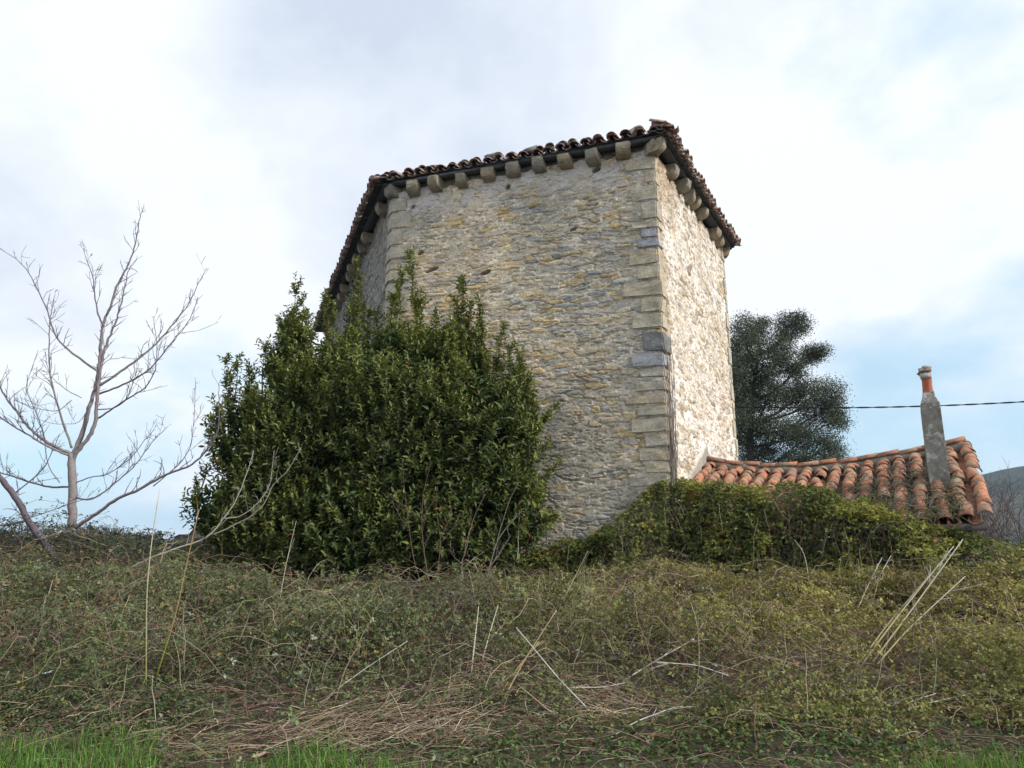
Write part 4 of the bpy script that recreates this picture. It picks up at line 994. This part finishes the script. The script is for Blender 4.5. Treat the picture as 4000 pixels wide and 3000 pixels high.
# ---- stems among them
nS = 9500
X = rng.uniform(-11, 12, nS * 2); Y = 6.2 + 9.6 * rng.random(nS * 2) ** 1.1; k = (np.abs(X) < Y * .75 + .6) & (((X - L[0]) * nF[0] + (Y - L[1]) * nF[1]) > .2); X, Y = X[k], Y[k]; dd_ = sstep(.50, .62, fbm(X * .75 + 4, Y * 1.0, 917, 3)); k = rng.random(len(X)) < .45 + .55 * dd_; X, Y = X[k][:nS], Y[k][:nS]
ch_ = cover_h(X, Y); P0 = np.stack([X, Y, ground_z(X, Y) + ch_ * rng.uniform(.3, .95, len(X))], -1)
Q = arcs(len(X), P0, rng.uniform(0, 6.28, len(X)), rng.uniform(.25, .9, len(X)), ch_ * rng.uniform(.1, .5, len(X)) + .02)
pal = np.array([[.13, .075, .065], [.22, .14, .10], [.32, .26, .18], [.12, .085, .08], [.16, .16, .07]])
bs = Acc(); bs.tubes(Q, np.broadcast_to(np.linspace(.0042, .002, 7), (len(X), 7)), 3, pal[rng.integers(0, 5, len(X))] * rng.uniform(.7, 1.2, (len(X), 1)))
tag(bs.build('bramble_stems', M_STEM), kind='stuff')
nD = 420; X = rng.uniform(-9, 10, nD); Y = rng.uniform(6.8, 13, nD); k = (np.abs(X) < Y * .72) & (((X - L[0]) * nF[0] + (Y - L[1]) * nF[1]) > 1.0); X, Y = X[k], Y[k]
P0 = np.stack([X, Y, ground_z(X, Y) + cover_h(X, Y) * .5], -1); tt = np.linspace(0, 1, 5); d = nrm(np.stack([rng.normal(.12, .35, len(X)), rng.normal(0, .3, len(X)), np.ones(len(X))], -1)); l = rng.uniform(.2, .65, len(X))
Q = P0[:, None] + d[:, None] * (l[:, None] * tt)[..., None] + rng.normal(0, .015, (len(X), 5, 3))
ds = Acc(); ds.tubes(Q, np.broadcast_to(np.linspace(.0038, .0018, 5), (len(X), 5)), 3, np.array([[.40, .34, .24], [.30, .22, .15], [.24, .15, .11], [.45, .41, .34]])[rng.integers(0, 4, len(X))])
tag(ds.build('dead_stems', M_STEM), kind='stuff')
# ---- long bramble canes arching over the cover, with sparse leaves
nA_ = 400; X = rng.uniform(-10, 11, nA_ * 2); Y = rng.uniform(7.2, 14, nA_ * 2); k = (np.abs(X) < Y * .74) & (((X - L[0]) * nF[0] + (Y - L[1]) * nF[1]) > 1.2); X, Y = X[k][:nA_], Y[k][:nA_]; nA_ = len(X)
tt = np.linspace(0, 1, 12); az = rng.uniform(0, 6.28, nA_); ln = rng.uniform(.5, 1.7, nA_); hg = rng.uniform(.08, .38, nA_) * np.where(X < -3, 1.25, 1)
AX = X[:, None] + (np.cos(az) * ln)[:, None] * tt; AY = Y[:, None] + (np.sin(az) * ln)[:, None] * tt
Q = np.stack([AX, AY, surf_z(AX, AY) - .06 + hg[:, None] * 4 * tt * (1 - tt * .92)], -1) + rng.normal(0, .014, (nA_, 12, 3))
ba = Acc(); ba.tubes(Q, np.broadcast_to(np.linspace(.0055, .0022, 12), (nA_, 12)), 4, pal[rng.integers(0, 5, nA_)] * rng.uniform(.8, 1.3, (nA_, 1)))
tag(ba.build('bramble_canes', M_STEM), kind='stuff')
sel = rng.random((nA_, 12)) < .55; P = Q[sel] + rng.normal(0, .03, (sel.sum(), 3)); bl = Acc()
trifol(bl, P, nrm(rng.normal(0, .5, P.shape) + np.array([0, -.3, 1.])), rng.uniform(.032, .06, len(P)), cover_color(P[:, 0], P[:, 1], len(P)) * rng.uniform(.8, 1.3, (len(P), 1)))
tag(bl.build('bramble_cane_leaves', M_BRAM), kind='stuff')
# ---- dry straw, flattened
def straw(n, cx, cy, sx, sy, az0, azs, ln, colr, elev=.15):
    X = cx + sx * rng.normal(0, 1, n); Y = cy + sy * rng.normal(0, 1, n); Y = np.maximum(Y, 5.6)
    az = rng.normal(az0, azs, n); el = rng.normal(elev, .18, n); l = rng.uniform(.4, 1.2, n) * ln
    P0 = np.stack([X, Y, ground_z(X, Y) + .03 + cover_h(X, Y) * rng.uniform(0, .75, n) + .03 * rng.random(n)], -1)
    d = np.stack([np.cos(az) * np.cos(el), np.sin(az) * np.cos(el), np.sin(el)], -1)
    tt = np.linspace(0, 1, 4); Qq = P0[:, None] + d[:, None] * (l[:, None] * tt)[..., None]; Qq[..., 2] -= .25 * l[:, None] * tt ** 2 * rng.random((n, 1)); Qq += rng.normal(0, .012, Qq.shape)
    return Qq, colr[rng.integers(0, len(colr), n)] * rng.uniform(.7, 1.2, (n, 1))
SC = np.array([[.50, .41, .28], [.58, .50, .38], [.38, .29, .20], [.46, .36, .24], [.30, .21, .15]]); BR = np.array([[.16, .095, .06], [.22, .13, .08], [.12, .075, .05], [.28, .2, .13]])
sa = Acc()
for args in ((300, -.9, 7.3, .55, .35, .6, .6, .45, SC), (160, -.35, 7.9, .2, .25, .9, .5, .5, SC), (150, -1.7, 6.75, .3, .15, .3, .6, .45, SC), (120, .9, 7.6, .25, .15, 2.6, .8, .4, SC), (120, -.6, 6.75, .3, .12, 1.9, .9, .35, SC), (90, -3.6, 7.0, .3, .15, 1.2, .9, .35, SC), (140, -2.2, 6.9, .7, .3, .5, .5, .5, SC), (200, .6, 7.4, .7, .35, 2.4, .7, .45, SC), (120, 2.0, 7.9, 1.0, .4, 2.7, .6, .5, SC),
             (220, -.3, 8.8, 1.2, .8, .9, 1.2, .4, BR), (300, 2.2, 8.2, 1.5, .6, 2.4, 1.0, .45, BR), (260, 5.2, 9.4, 1.0, .7, .9, .8, .5, BR), (220, -4.0, 8.0, 1.6, .9, .7, .6, .5, np.concatenate([SC, BR])), (160, -1.5, 9.3, 1.5, .9, 1.3, .9, .4, BR), (300, 1.0, 6.9, 2.2, .35, 1.5, 1.5, .4, BR), (280, 3.8, 7.6, 1.6, .6, 2.0, 1.5, .4, BR)):
    Qq, cc = straw(*args); sa.tubes(Qq, np.broadcast_to(np.array([.0032, .003, .0026, .0014]), Qq.shape[:2]), 3, cc)
tag(sa.build('dry_grass', M_STRAW), kind='stuff')
# ---- green grass along the bottom edge
nG = 44000
X = rng.uniform(-5.6, 5.6, nG); Y = rng.uniform(5.2, 7.9, nG)
lim = 5.6 + .5 * (fbm(X * 1.3, Y * 0, 941) - .5) * 2 + .92 * sstep(-2.1, -3.2, X) + .85 * np.exp(-((X + 1.55) / .32) ** 2) + .58 * sstep(2.6, 3.8, X)
k = rng.random(nG) < 1 - sstep(-.25, .35, Y - lim); X, Y = X[k], Y[k]; n = len(X)
az = rng.uniform(0, 6.28, n); l = rng.uniform(.08, .24, n); bend = rng.uniform(.1, .7, n)
P0 = np.stack([X, Y, ground_z(X, Y)], -1); d = np.stack([np.cos(az), np.sin(az), 0 * az], -1); w = np.stack([-np.sin(az), np.cos(az), 0 * az], -1) * .0035
V = []
for tt, ww in ((0, 1), (.4, .9), (.75, .6), (1, .08)):
    c_ = P0 + d * (l * bend * tt ** 1.8)[:, None] + np.array([0, 0, 1.]) * (l * (tt - .35 * bend * tt ** 2))[:, None]; V += [c_ - w * ww, c_ + w * ww]
V = np.stack(V, 1); bq = np.arange(n)[:, None] * 8
gcol = np.array([.13, .27, .045]) * (1 - rng.random((n, 1)) * .5); u = rng.random(n); gcol[u < .08] = (.30, .26, .12); l = l * (.55 + .9 * vn(X * 4, Y * 4, 947))
ga = Acc(); ga.add(V.reshape(-1, 3), [np.concatenate([bq + np.array([2 * j, 2 * j + 1, 2 * j + 3, 2 * j + 2]) for j in range(3)])], np.repeat(gcol, 8, 0))
tag(ga.build('green_grass', M_GRASS), kind='stuff')
# ---- leafy weeds: foreground right and left
wa = Acc()
for (n, cx, cy, sx, sy, hh) in ((1500, 3.2, 6.6, 1.7, .35, .16), (700, -4.6, 7.2, 1.2, .6, .2), (500, 2.0, 6.5, .8, .3, .14), (500, -.2, 6.45, .8, .25, .12)):
    X = cx + sx * rng.normal(0, 1, n); Y = np.maximum(5.5, cy + sy * rng.normal(0, 1, n)); P0 = np.stack([X, Y, ground_z(X, Y) + hh * rng.random(n)], -1)
    d = nrm(rng.normal(0, 1, (n, 3)) * np.array([1, 1, .35]) + np.array([0, 0, .3])); nn = nrm(rng.normal(0, .4, (n, 3)) + np.array([0, 0, 1]))
    l = rng.uniform(.03, .075, n); wa.leaves(P0, d, nn, l, l * .55, np.array([.060, .115, .032]) * rng.uniform(.6, 1.2, (n, 1)), .15)
tag(wa.build('leafy_weeds', M_BRAM), kind='stuff')

# ------------------------------------------------------------------ bramble thicket over the house front
th_ = empty('bramble_thicket', (*(fA + dRi * 2.3 - dR * .6), 1.0), 'tall tangled bramble thicket smothering the front of the tiled house', 'bramble')
TA = Acc(); TS = Acc()
def thick_top(s):     # s along the house front from the tower corner; negative runs along the tower front
    return np.interp(s, [-3.0, -2.2, -1.5, -.8, -.2, .2, .7, 1.5, 2.4, 3.2, 4.0, 4.6, 5.4, 6.5], [1.6, 1.8, 2.05, 2.5, 3.0, 3.12, 3.02, 2.9, 2.8, 2.62, 2.36, 2.12, 1.8, 1.45])
def thick_pos(n, inner=False):
    s = rng.uniform(-2.9, 6.3, n); o = rng.random(n)
    zt = thick_top(s) + .40 * (fbm(s * 1.9, s * 0 + 4, 951) - .5)
    w = 1.15 + .6 * (fbm(s * .9, s * 0 + 9, 955) - .5) * 2        # how far it bulges out in front
    # cross section: quarter round from roof/ wall top to the ground in front
    a = o * math.pi / 2
    lump = 1 + .45 * (fbm(s * 1.9 + 3, o * 3.2, 961, 3) - .5) * 2
    rr = (rng.random(n) ** .35 if not inner else rng.random(n) * .8)
    out = np.cos(a) ** .7 * w * lump * rr; zz = .7 + (zt - .7) * np.sin(a) ** .75 * (.75 + .25 * rr) * (.92 + .08 * lump)
    back = -.35 * sstep(.75, 1.0, o) * rng.random(n) * (s > 0) * 2.0
    P = fA[None] + dRi[None] * s[:, None] - dR[None] * (out + back * 1.0 - .0)[:, None]
    # along the tower front (s<0) follow the front wall instead
    neg = s < 0
    C0 = RC + nF * .05
    Pn = C0[None] + dF[None] * s[:, None] + nF[None] * (out * np.clip(1 + s * .12, .5, 1))[:, None]
    P = np.where(neg[:, None], Pn, P)
    return np.stack([P[:, 0], P[:, 1], zz], -1), s, a, neg
P, s, a, neg = thick_pos(34000)
outd = np.where(neg[:, None], np.array([*nF, 0]), np.array([*(-dR), 0]))
nvv = nrm(outd * np.cos(a)[:, None] + np.array([0, 0, 1.]) * (np.sin(a) + .35)[:, None] + rng.normal(0, .45, P.shape))
fr = fbm(s * 1.4, P[:, 2] * 1.6, 971)
keepd = rng.random(len(P)) < .16 + .84 * sstep(.40, .54, fr) * (1 - .45 * sstep(3.2, 4.8, s) * (P[:, 2] < 2.0))
cl = np.array([.085, .115, .03]) * np.ones((len(P), 1)); k = (sstep(.4, .7, fbm(s * 2.2, P[:, 2] * 2.2, 973)) * .7 + .3 * rng.random(len(P)))[:, None]
cl = cl * (1 - k) + np.array([.25, .25, .05]) * k; u = rng.random(len(P)); cl[u < .05] = (.24, .18, .04); cl[u < .015] = (.2, .08, .04)
trifol(TA, P[keepd], nvv[keepd], rng.uniform(.040, .068, keepd.sum()), cl[keepd])
n = 2600; P, s, a, neg = thick_pos(n, True)
od = np.where(neg[:, None], nF[None], -dR[None]); az = np.arctan2(od[:, 1], od[:, 0]) + rng.normal(0, .9, n)
tt = np.linspace(0, 1, 8); ln = rng.uniform(.4, 1.3, n); up0 = rng.uniform(-.3, .6, n)
Q = P[:, None] + np.stack([np.cos(az), np.sin(az)], -1)[:, None].repeat(8, 1) @ np.array([[1, 0, 0], [0, 1, 0]]) * (ln[:, None] * tt)[..., None] * .55
Q[..., 2] += ln[:, None] * (up0[:, None] * tt - .75 * tt ** 2); Q[..., 2] = np.maximum(Q[..., 2], .9); Q += rng.normal(0, .015, Q.shape)
QT = Q
TS.tubes(Q, np.broadcast_to(np.linspace(.006, .0025, 8), (n, 8)), 3, pal[rng.integers(0, 4, n)] * rng.uniform(.7, 1.3, (n, 1)))
# runners trailing over the lower tiles
n = 1000; ss = 4.9 * rng.random(n) ** .8; t0 = 1 - .55 * rng.random(n) ** 1.6 * np.where(ss > 3.2, 1.3, .75); RP = np.array([roof_pt(x, y, -1, .16) for x, y in zip(ss, t0)])
az = rng.uniform(0, 6.28, n); tt = np.linspace(0, 1, 6); dd = np.array([*dRi, 0.])[None] * np.cos(az)[:, None] + nrm(roof_pt(2, .3) - roof_pt(2, .8))[None] * np.sin(az)[:, None]
Q = RP[:, None] + dd[:, None] * (rng.uniform(.2, .7, n)[:, None] * tt)[..., None] + np.array([0, 0, 1.]) * (np.sin(tt * 3.14) * .08)[None, :, None] + rng.normal(0, .02, (n, 6, 3))
TS.tubes(Q, np.broadcast_to(np.linspace(.006, .003, 6), (n, 6)), 3, np.array([.2, .17, .13]) * rng.uniform(.5, 1.3, (n, 1)))
for k_ in range(0, 8, 1):                 # leaves along the arching canes
    sel = rng.random(len(QT)) < .55; Pq = QT[sel, k_] + rng.normal(0, .03, (sel.sum(), 3)); cq = np.array([.10, .13, .034]) * rng.uniform(.6, 2.0, (sel.sum(), 1))
    trifol(TA, Pq, nrm(rng.normal(0, .5, Pq.shape) + np.array([0, -.35, 1.])), rng.uniform(.04, .065, len(Pq)), cq)
TA.build('foliage', M_BRAM, th_)
TS.build('stem', M_STEM, th_)
TR = Acc(); n = 2600; ss = rng.uniform(.0, 4.9, n); t0 = 1.02 - .5 * rng.random(n) ** 1.7; RP = np.array([roof_pt(x, y, -1, .13 + .16 * random.random()) for x, y in zip(ss, t0)])
k = rng.random(n) < .25 + .75 * sstep(.45, .62, fbm(ss * 2, t0 * 6, 981)); n = k.sum()
trifol(TR, RP[k], nrm(np.array([0, -.3, 1.]) + rng.normal(0, .4, (n, 3))), rng.uniform(.03, .05, n), np.array([.09, .11, .03]) * rng.uniform(.6, 1.5, (n, 1)))
TR.build('trailing_foliage', M_BRAM, th_)

# dry vine hanging on the tower corner
vine = Acc()
for k in range(34):
    z1 = random.uniform(3.6, 6.2); z0 = random.uniform(2.2, 3.0); nn = 14; zz = np.linspace(z0, z1, nn)
    o = RC + dR * random.uniform(.02, .30); Q = np.stack([o[0] + nR[0] * .06 + np.cumsum(rng.normal(0, .014, nn)), o[1] + nR[1] * .06 + np.cumsum(rng.normal(0, .008, nn)), zz], -1)
    Q[:, :2] += nR * .02 * (np.arange(nn)[:, None] / nn)
    vine.tubes(Q, np.linspace(.010, .004, nn), 4, np.array([.24, .21, .19]) * random.uniform(.7, 1.2))
tag(vine.build('dry_vine', M_STEM), 'tangle of dry grey vine stems clinging to the tower corner above the thicket', 'vine')
# ivy on the shaded side of the tower
iv = Acc(); n = 700; s_ = lL - rng.uniform(3.8, 6.3, n); zz = 8.0 + rng.uniform(-.6, 2.3, n) * rng.random(n); P = np.stack([L2[0] + dL[0] * s_ + nL[0] * rng.uniform(.06, .2, n), L2[1] + dL[1] * s_ + nL[1] * .15, zz], -1)
iv.leaves(P, rng.normal(0, 1, (n, 3)) + np.array([0, 0, -.4]), np.array([*nL, .3]) + rng.normal(0, .4, (n, 3)), .09, .08, np.array([.03, .075, .045]) * rng.uniform(.7, 1.3, (n, 1)), .15)
tag(iv.build('ivy', M_BRAM), 'bluish green ivy patch on the shaded left face below the eave', 'ivy')

# ------------------------------------------------------------------ taller brambles by the bare tree, leaves against the sky
tb_ = empty('bramble_bush', (*pt(120, 1200, 12.8)[:2], 1.0), 'loose tall brambles silhouetted around the foot of the bare tree', 'bramble')
a1_ = Acc(); a2_ = Acc(); n = 190
px = rng.uniform(-60, 330, n); PB = np.array([pt(x, 1215, 12.2 + 1.8 * random.random()) for x in px])
az = rng.uniform(0, 6.28, n); ln = rng.uniform(.5, 1.3, n) * np.interp(px, [-60, 60, 200, 330], [1.55, 1.3, .95, .7]); tt = np.linspace(0, 1, 9)
Q = PB[:, None] + np.stack([np.cos(az), np.sin(az), 0 * az], -1)[:, None] * (ln[:, None] * tt * .7)[..., None]; Q[..., 2] += ln[:, None] * (1.25 * tt - .75 * tt ** 2); Q += rng.normal(0, .02, Q.shape)
a2_.tubes(Q, np.broadcast_to(np.linspace(.006, .002, 9), (n, 9)), 3, np.array([.10, .07, .075]) * rng.uniform(.7, 1.3, (n, 1)))
idx = rng.integers(2, 9, (n, 9)); P = Q[np.arange(n)[:, None], idx].reshape(-1, 3) + rng.normal(0, .035, (n * 9, 3))
trifol(a1_, P, nrm(rng.normal(0, .6, P.shape) + np.array([0, -.2, 1])), rng.uniform(.035, .055, len(P)), np.array([.05, .068, .038]) * rng.uniform(.6, 1.4, (len(P), 1)))
a1_.build('foliage', M_BRAM, tb_); a2_.build('stem', M_STEM, tb_)

# ------------------------------------------------------------------ bare grey shrubs behind the house on the right
for k, (x, y, Y, hh, lab) in enumerate(((2150, 1240, 19.0, 2.2, 'leafless grey brown shrub just past the gable end of the tiled house'), (2235, 1240, 17.5, 2.5, 'leafless grey brown shrub cut by the right edge of the picture'), (2120, 1180, 22, 2.4, 'leafless grey shrub half hidden behind the gable end eave'))):
    b0 = pt(x, y, Y); sh = empty('bare_shrub', b0, lab, 'shrub', 'bare shrubs right of the house'); a_ = Acc()
    for j in range(26):
        Qm = wander(b0 + rng.normal(0, .25, 3) * np.array([1, 1, 0]), np.array([rng.normal(0, .5), rng.normal(0, .5), 1.]), hh * random.uniform(.5, 1.0), 9, .3, .25)
        a_.tubes(Qm, np.linspace(.016, .004, 10), 4, np.array([.10, .085, .08]) * random.uniform(.7, 1.2))
        for _ in range(12):
            i_ = random.randint(2, 9); Q2 = wander(Qm[i_], rng.normal(0, .8, 3) + np.array([0, 0, .6]), random.uniform(.25, .7), 5, .4, .3); a_.tubes(Q2, np.linspace(.006, .003, 6), 3, np.array([.105, .09, .085]) * random.uniform(.7, 1.2))
    a_.build('branch', M_STEM, sh)

# ------------------------------------------------------------------ saplings in front of the laurel
def sapling(zps, lab, r=.010, Y=12.3, col=(.16, .11, .08), zf=Z7, catk=14):
    b0 = pt(*zf(*zps[0][0]), Y); o = empty('sapling', b0, lab, 'sapling', 'bare saplings in front of the laurel')
    for j, zp in enumerate(zps):
        bare_limb(zp, r * (1 if j == 0 else .6), .003, Y + .05 * j, .1, 'stem', o, np.array(col) * (1 if j == 0 else 1.1), 5 if j == 0 else 2, .28, .6, zf=zf)
sapling([[(425, 1680), (380, 1400), (300, 1130), (265, 920), (240, 720), (215, 480), (190, 300), (185, 120)], [(250, 800), (190, 740), (110, 590), (60, 520)], [(240, 600), (160, 550), (90, 510)]], 'leftmost bare reddish sapling with forked stems before the laurel')
sapling([[(490, 1560), (440, 1300), (400, 1050), (380, 850), (375, 650), (395, 430), (440, 260), (465, 130)], [(375, 700), (300, 640), (200, 570)], [(385, 740), (430, 630), (510, 500)], [(400, 960), (440, 900), (465, 860)]], 'tallest pale bare sapling, second from the left before the laurel', .013)
sapling([[(525, 1530), (535, 1250), (555, 1050), (565, 900), (540, 750), (515, 550), (535, 380)], [(570, 940), (640, 860), (720, 770), (780, 710)], [(580, 880), (620, 780), (680, 650)]], 'thin brown sapling with a right hand fork before the laurel')
sapling([[(795, 1560), (785, 1350), (770, 1200), (770, 1140), (820, 1020), (850, 850), (900, 680), (960, 560), (1010, 455)], [(770, 1150), (700, 1090), (650, 1010)], [(780, 1210), (850, 1140), (910, 1085)], [(800, 1080), (815, 950), (860, 800)]], 'slim pinkish sapling forking low down before the laurel', .012, 12.2, (.24, .17, .14))
sapling([[(990, 1640), (1010, 1400), (1060, 1150), (1120, 960), (1160, 800), (1210, 650), (1250, 520), (1340, 350)], [(1060, 1180), (1130, 1080), (1200, 980), (1260, 870)], [(1130, 930), (1200, 820), (1280, 730), (1370, 630)], [(1040, 1250), (1090, 1050), (1110, 970)]], 'rightmost slanting grey sapling near the laurel edge', .016, 12.2, (.23, .2, .18))

# ------------------------------------------------------------------ dry canes and sticks
def cane(name, pxs, lab, r, col, cat, group=None, base=None, col2=None, lift=.0, dYtop=.25, fork=0, zf=None):
    P0 = on_cover(*pxs[0], dz=-.08) if base is None else pt(*pxs[0], base)
    Y0 = P0[1]; n_ = len(pxs)
    P = np.array([P0] + [pt(x, y, Y0 + dYtop * k / (n_ - 1)) for k, (x, y) in enumerate(pxs) if k])
    Q = resample(P, 12) if n_ > 2 else np.linspace(P[0], P[-1], 12) + rng.normal(0, .004, (12, 3))
    r = r * .62; a_ = Acc(); rr = np.linspace(r, r * .55, 12); rr[::3] *= 1.12
    c_ = np.array(col); cc = np.repeat(np.linspace(0, 1, 12)[:, None], 6, 1).reshape(-1, 1); cc = c_ * (1 - cc) + (np.array(col2) if col2 else c_) * cc
    a_.tubes(Q, rr, 6, cc)
    for k in range(fork):
        i_ = random.randint(5, 10); T = nrm(Q[i_] - Q[i_ - 1]); Q2 = wander(Q[i_], T + rng.normal(0, .35, 3), random.uniform(.15, .4), 4, .15, 0); a_.tubes(Q2, np.linspace(r * .5, r * .25, 5), 4, np.array(col2) if col2 else c_)
    return tag(a_.build(name, M_STEM), lab, cat, group)
GR = (.17, .17, .035); PL = (.46, .42, .35); WH = (.52, .50, .46); TN = (.34, .26, .16)
cane('tall_cane', [(315, 1500), (316, 1400), (316, 1290), (320, 1230), (330, 1150), (345, 1058)], 'tall yellow green cane with pale tip, left of its pair below the bare tree', .013, GR, 'cane', 'tall green canes', col2=PL)
cane('tall_cane', [(335, 1470), (380, 1330), (398, 1240), (412, 1180), (430, 1100)], 'slanting yellow green cane with reddish top, right of its pair', .013, GR, 'cane', 'tall green canes', col2=(.32, .17, .1), fork=1)
g = 'dry stalks standing in the brambles'
cane('dry_stalk', [(604, 1300), (612, 1250), (622, 1200), (640, 1125)], 'thin pale stalk standing before the left part of the laurel', .008, PL, 'stalk', g, fork=1)
cane('dry_stalk', [(1018, 1455), (1026, 1380), (1034, 1310)], 'straight pale stalk upright in the centre, left of two', .012, PL, 'stalk', g)
cane('dry_stalk', [(1042, 1425), (1060, 1360), (1076, 1308)], 'straight pale stalk tilted right in the centre, right of two', .012, PL, 'stalk', g)
cane('dry_stalk', [(1118, 1205), (1122, 1100)], 'short thin stalk at the foot of the tower wall', .006, WH, 'stalk', g, base=13.0)
cane('dry_stalk', [(1215, 1300), (1240, 1250), (1270, 1190)], 'thin stalk slanting in front of the thicket start', .006, PL, 'stalk', g)
g2 = 'bleached sticks lying on the brambles'
ST = [([(795, 1308), (840, 1350), (882, 1386)], 'pale forked stick sloping down right, high in the centre left', .013, PL, 2),
 ([(700, 1510), (780, 1450), (880, 1385)], 'long straw coloured stick rising right toward the centre', .010, PL, 2),
 ([(1300, 1562), (1210, 1470), (1115, 1355)], 'long white stick crossing the centre from upper left to lower right', .012, WH, 0),
 ([(1080, 1525), (1130, 1430), (1202, 1318)], 'long brown stick leaning right, crossing the white stick', .013, TN, 2),
 ([(1080, 1500), (1120, 1440), (1165, 1385)], 'yellowish stick beside the brown leaning one', .010, (.34, .29, .1), 0),
 ([(1222, 1445), (1150, 1395)], 'short white stick right of the crossing pair', .009, WH, 0),
 ([(1140, 1470), (1200, 1520), (1225, 1530)], 'pale stick lying low in the centre', .009, PL, 0),
 ([(1235, 1575), (1180, 1530), (1120, 1480)], 'long tan stick lying below the crossing pair', .012, TN, 1),
 ([(1340, 1475), (1420, 1425), (1500, 1380)], 'pale branch rising right from the middle of the slope', .013, WH, 3),
 ([(1575, 1460), (1500, 1435), (1420, 1432)], 'grey branch forking right in the middle of the slope', .010, WH, 3),
 ([(1230, 1485), (1300, 1485), (1350, 1475)], 'short flat grey stick before the rising branch', .009, WH, 0),
 ([(1310, 1600), (1370, 1560), (1450, 1530)], 'pale forked branch near the bottom centre right', .011, WH, 3),
 ([(1190, 1590), (1260, 1580), (1340, 1582)], 'pale bent branch lying flat near the bottom', .011, PL, 1),
 ([(1420, 1545), (1500, 1530), (1560, 1530)], 'dark grey stick lying flat right of the bottom branches', .009, (.22, .2, .17), 1),
 ([(1950, 1535), (2020, 1515), (2140, 1490)], 'long whitish stick lying at the lower right', .012, WH, 0),
 ([(1950, 1522), (1990, 1508), (2022, 1498)], 'short whitish stick above the long one at the lower right', .010, WH, 1),
 ([(720, 1640), (830, 1600), (900, 1560)], 'thin straw stem lying near the bottom left', .006, PL, 1),
 ([(960, 1435), (880, 1434)], 'short grey twig on the slope left of the upright stalks', .007, (.25, .24, .2), 0),
 ([(1850, 1425), (1790, 1405), (1760, 1395)], 'thin brown twig on the olive slope', .006, TN, 0)]
for pxs, lab, r, c_, fk in ST: cane('dry_stick', pxs, lab, r, c_, 'stick', g2, fork=fk, dYtop=.06 if abs(pxs[-1][1] - pxs[0][1]) < 40 else .3)
g3 = 'leaning canes at the right'
for pxs, lab, c2 in (([(1865, 1430), (1940, 1330), (2060, 1180)], 'thickest grey cane leaning right, first of the tight bundle before the thicket', (.36, .34, .31)), ([(1885, 1430), (1960, 1330), (2080, 1165)], 'grey cane leaning right, second of the tight bundle before the thicket', (.38, .36, .33)), ([(1850, 1440), (1920, 1345), (2010, 1240)], 'brownish cane under the leaning bundle', (.28, .22, .17)),
        ([(1895, 1435), (1960, 1360), (2085, 1245)], 'green based cane leaning furthest right below the house corner', (.36, .34, .3)), ([(1845, 1335), (1870, 1275), (1905, 1205)], 'thin grey cane left of the bundle, left of two', (.34, .33, .31)), ([(1855, 1325), (1885, 1270), (1925, 1200)], 'thin grey cane left of the bundle, right of two', (.34, .33, .31))):
    cane('leaning_cane', pxs, lab, .015, (.26, .21, .08), 'cane', g3, col2=c2, fork=3, dYtop=1.2)
g4 = 'reddish stems under the house eave'
for x0, y0, x1, y1, lab in ((1905, 1330, 1880, 1190, 'reddish upright stem under the eave, leftmost'), (1935, 1330, 1925, 1180, 'reddish upright stem under the eave, second'), (1975, 1320, 1965, 1165, 'reddish upright stem under the eave, third'), (2005, 1310, 1990, 1150, 'reddish upright stem under the eave, rightmost')):
    cane('red_stem', [(x0, y0), ((x0 + x1) / 2 + 3, (y0 + y1) / 2), (x1, y1)], lab, .011, (.16, .07, .05), 'stem', g4, base=11.9, col2=(.2, .12, .09), fork=2)
cane('bent_stem', [(1748, 1262), (1742, 1215), (1735, 1190), (1715, 1165)], 'pale arching stem hanging in front of the thicket middle', .010, PL, 'stem', base=11.95, dYtop=.1)

# litter: crumpled white scrap and a fallen brown leaf
for pxy, lab, nm, col_, sz, cat in (((108, 1458), 'small crumpled white scrap in the brambles at the left', 'paper_scrap', (.6, .62, .68), .05, 'litter'), ((562, 1640), 'curled pale brown dead leaf on the ground at the bottom', 'dead_leaf', (.36, .24, .16), .07, 'leaf')):
    p = on_cover(*pxy); a_ = Acc(); u, v = np.meshgrid(np.linspace(-1, 1, 9), np.linspace(-1, 1, 9))
    wleaf = (1 - v ** 2 * .8) if nm == 'dead_leaf' else 1 + 0 * v
    Zp = sz * .5 * (fbm(u * 1.5 + 5, v * 1.5 + 2, 991) - .5) * 2 + .25 * sz * u ** 2 + .02
    Vv = np.stack([p[0] + u * sz * wleaf * .6 + v * sz * .8, p[1] + v * sz * .5 - u * sz * .3, p[2] + Zp + .2 * sz * v], -1).reshape(-1, 3)
    gf_ = grid_faces(9, 9); a_.add(np.concatenate([Vv, Vv + [0, 0, .003]]), [gf_[:, ::-1], gf_ + 81], col_); tag(a_.build(nm, M_STEM), lab, cat)

# ------------------------------------------------------------------ haze
hz = Acc(); hz.box([0, 0, 40], (1, 0, 0), (0, 1, 0), (0, 0, 1), 2800, 2800, 100)
m = bpy.data.materials.new('haze'); m.use_nodes = True; t = m.node_tree; t.nodes.clear()
pv = t.nodes.new('ShaderNodeVolumePrincipled'); pv.inputs['Color'].default_value = (.45, .66, 1.0, 1); pv.inputs['Density'].default_value = .0002
ou = t.nodes.new('ShaderNodeOutputMaterial'); t.links.new(pv.outputs[0], ou.inputs['Volume'])
tag(hz.build('haze', m), kind='stuff')
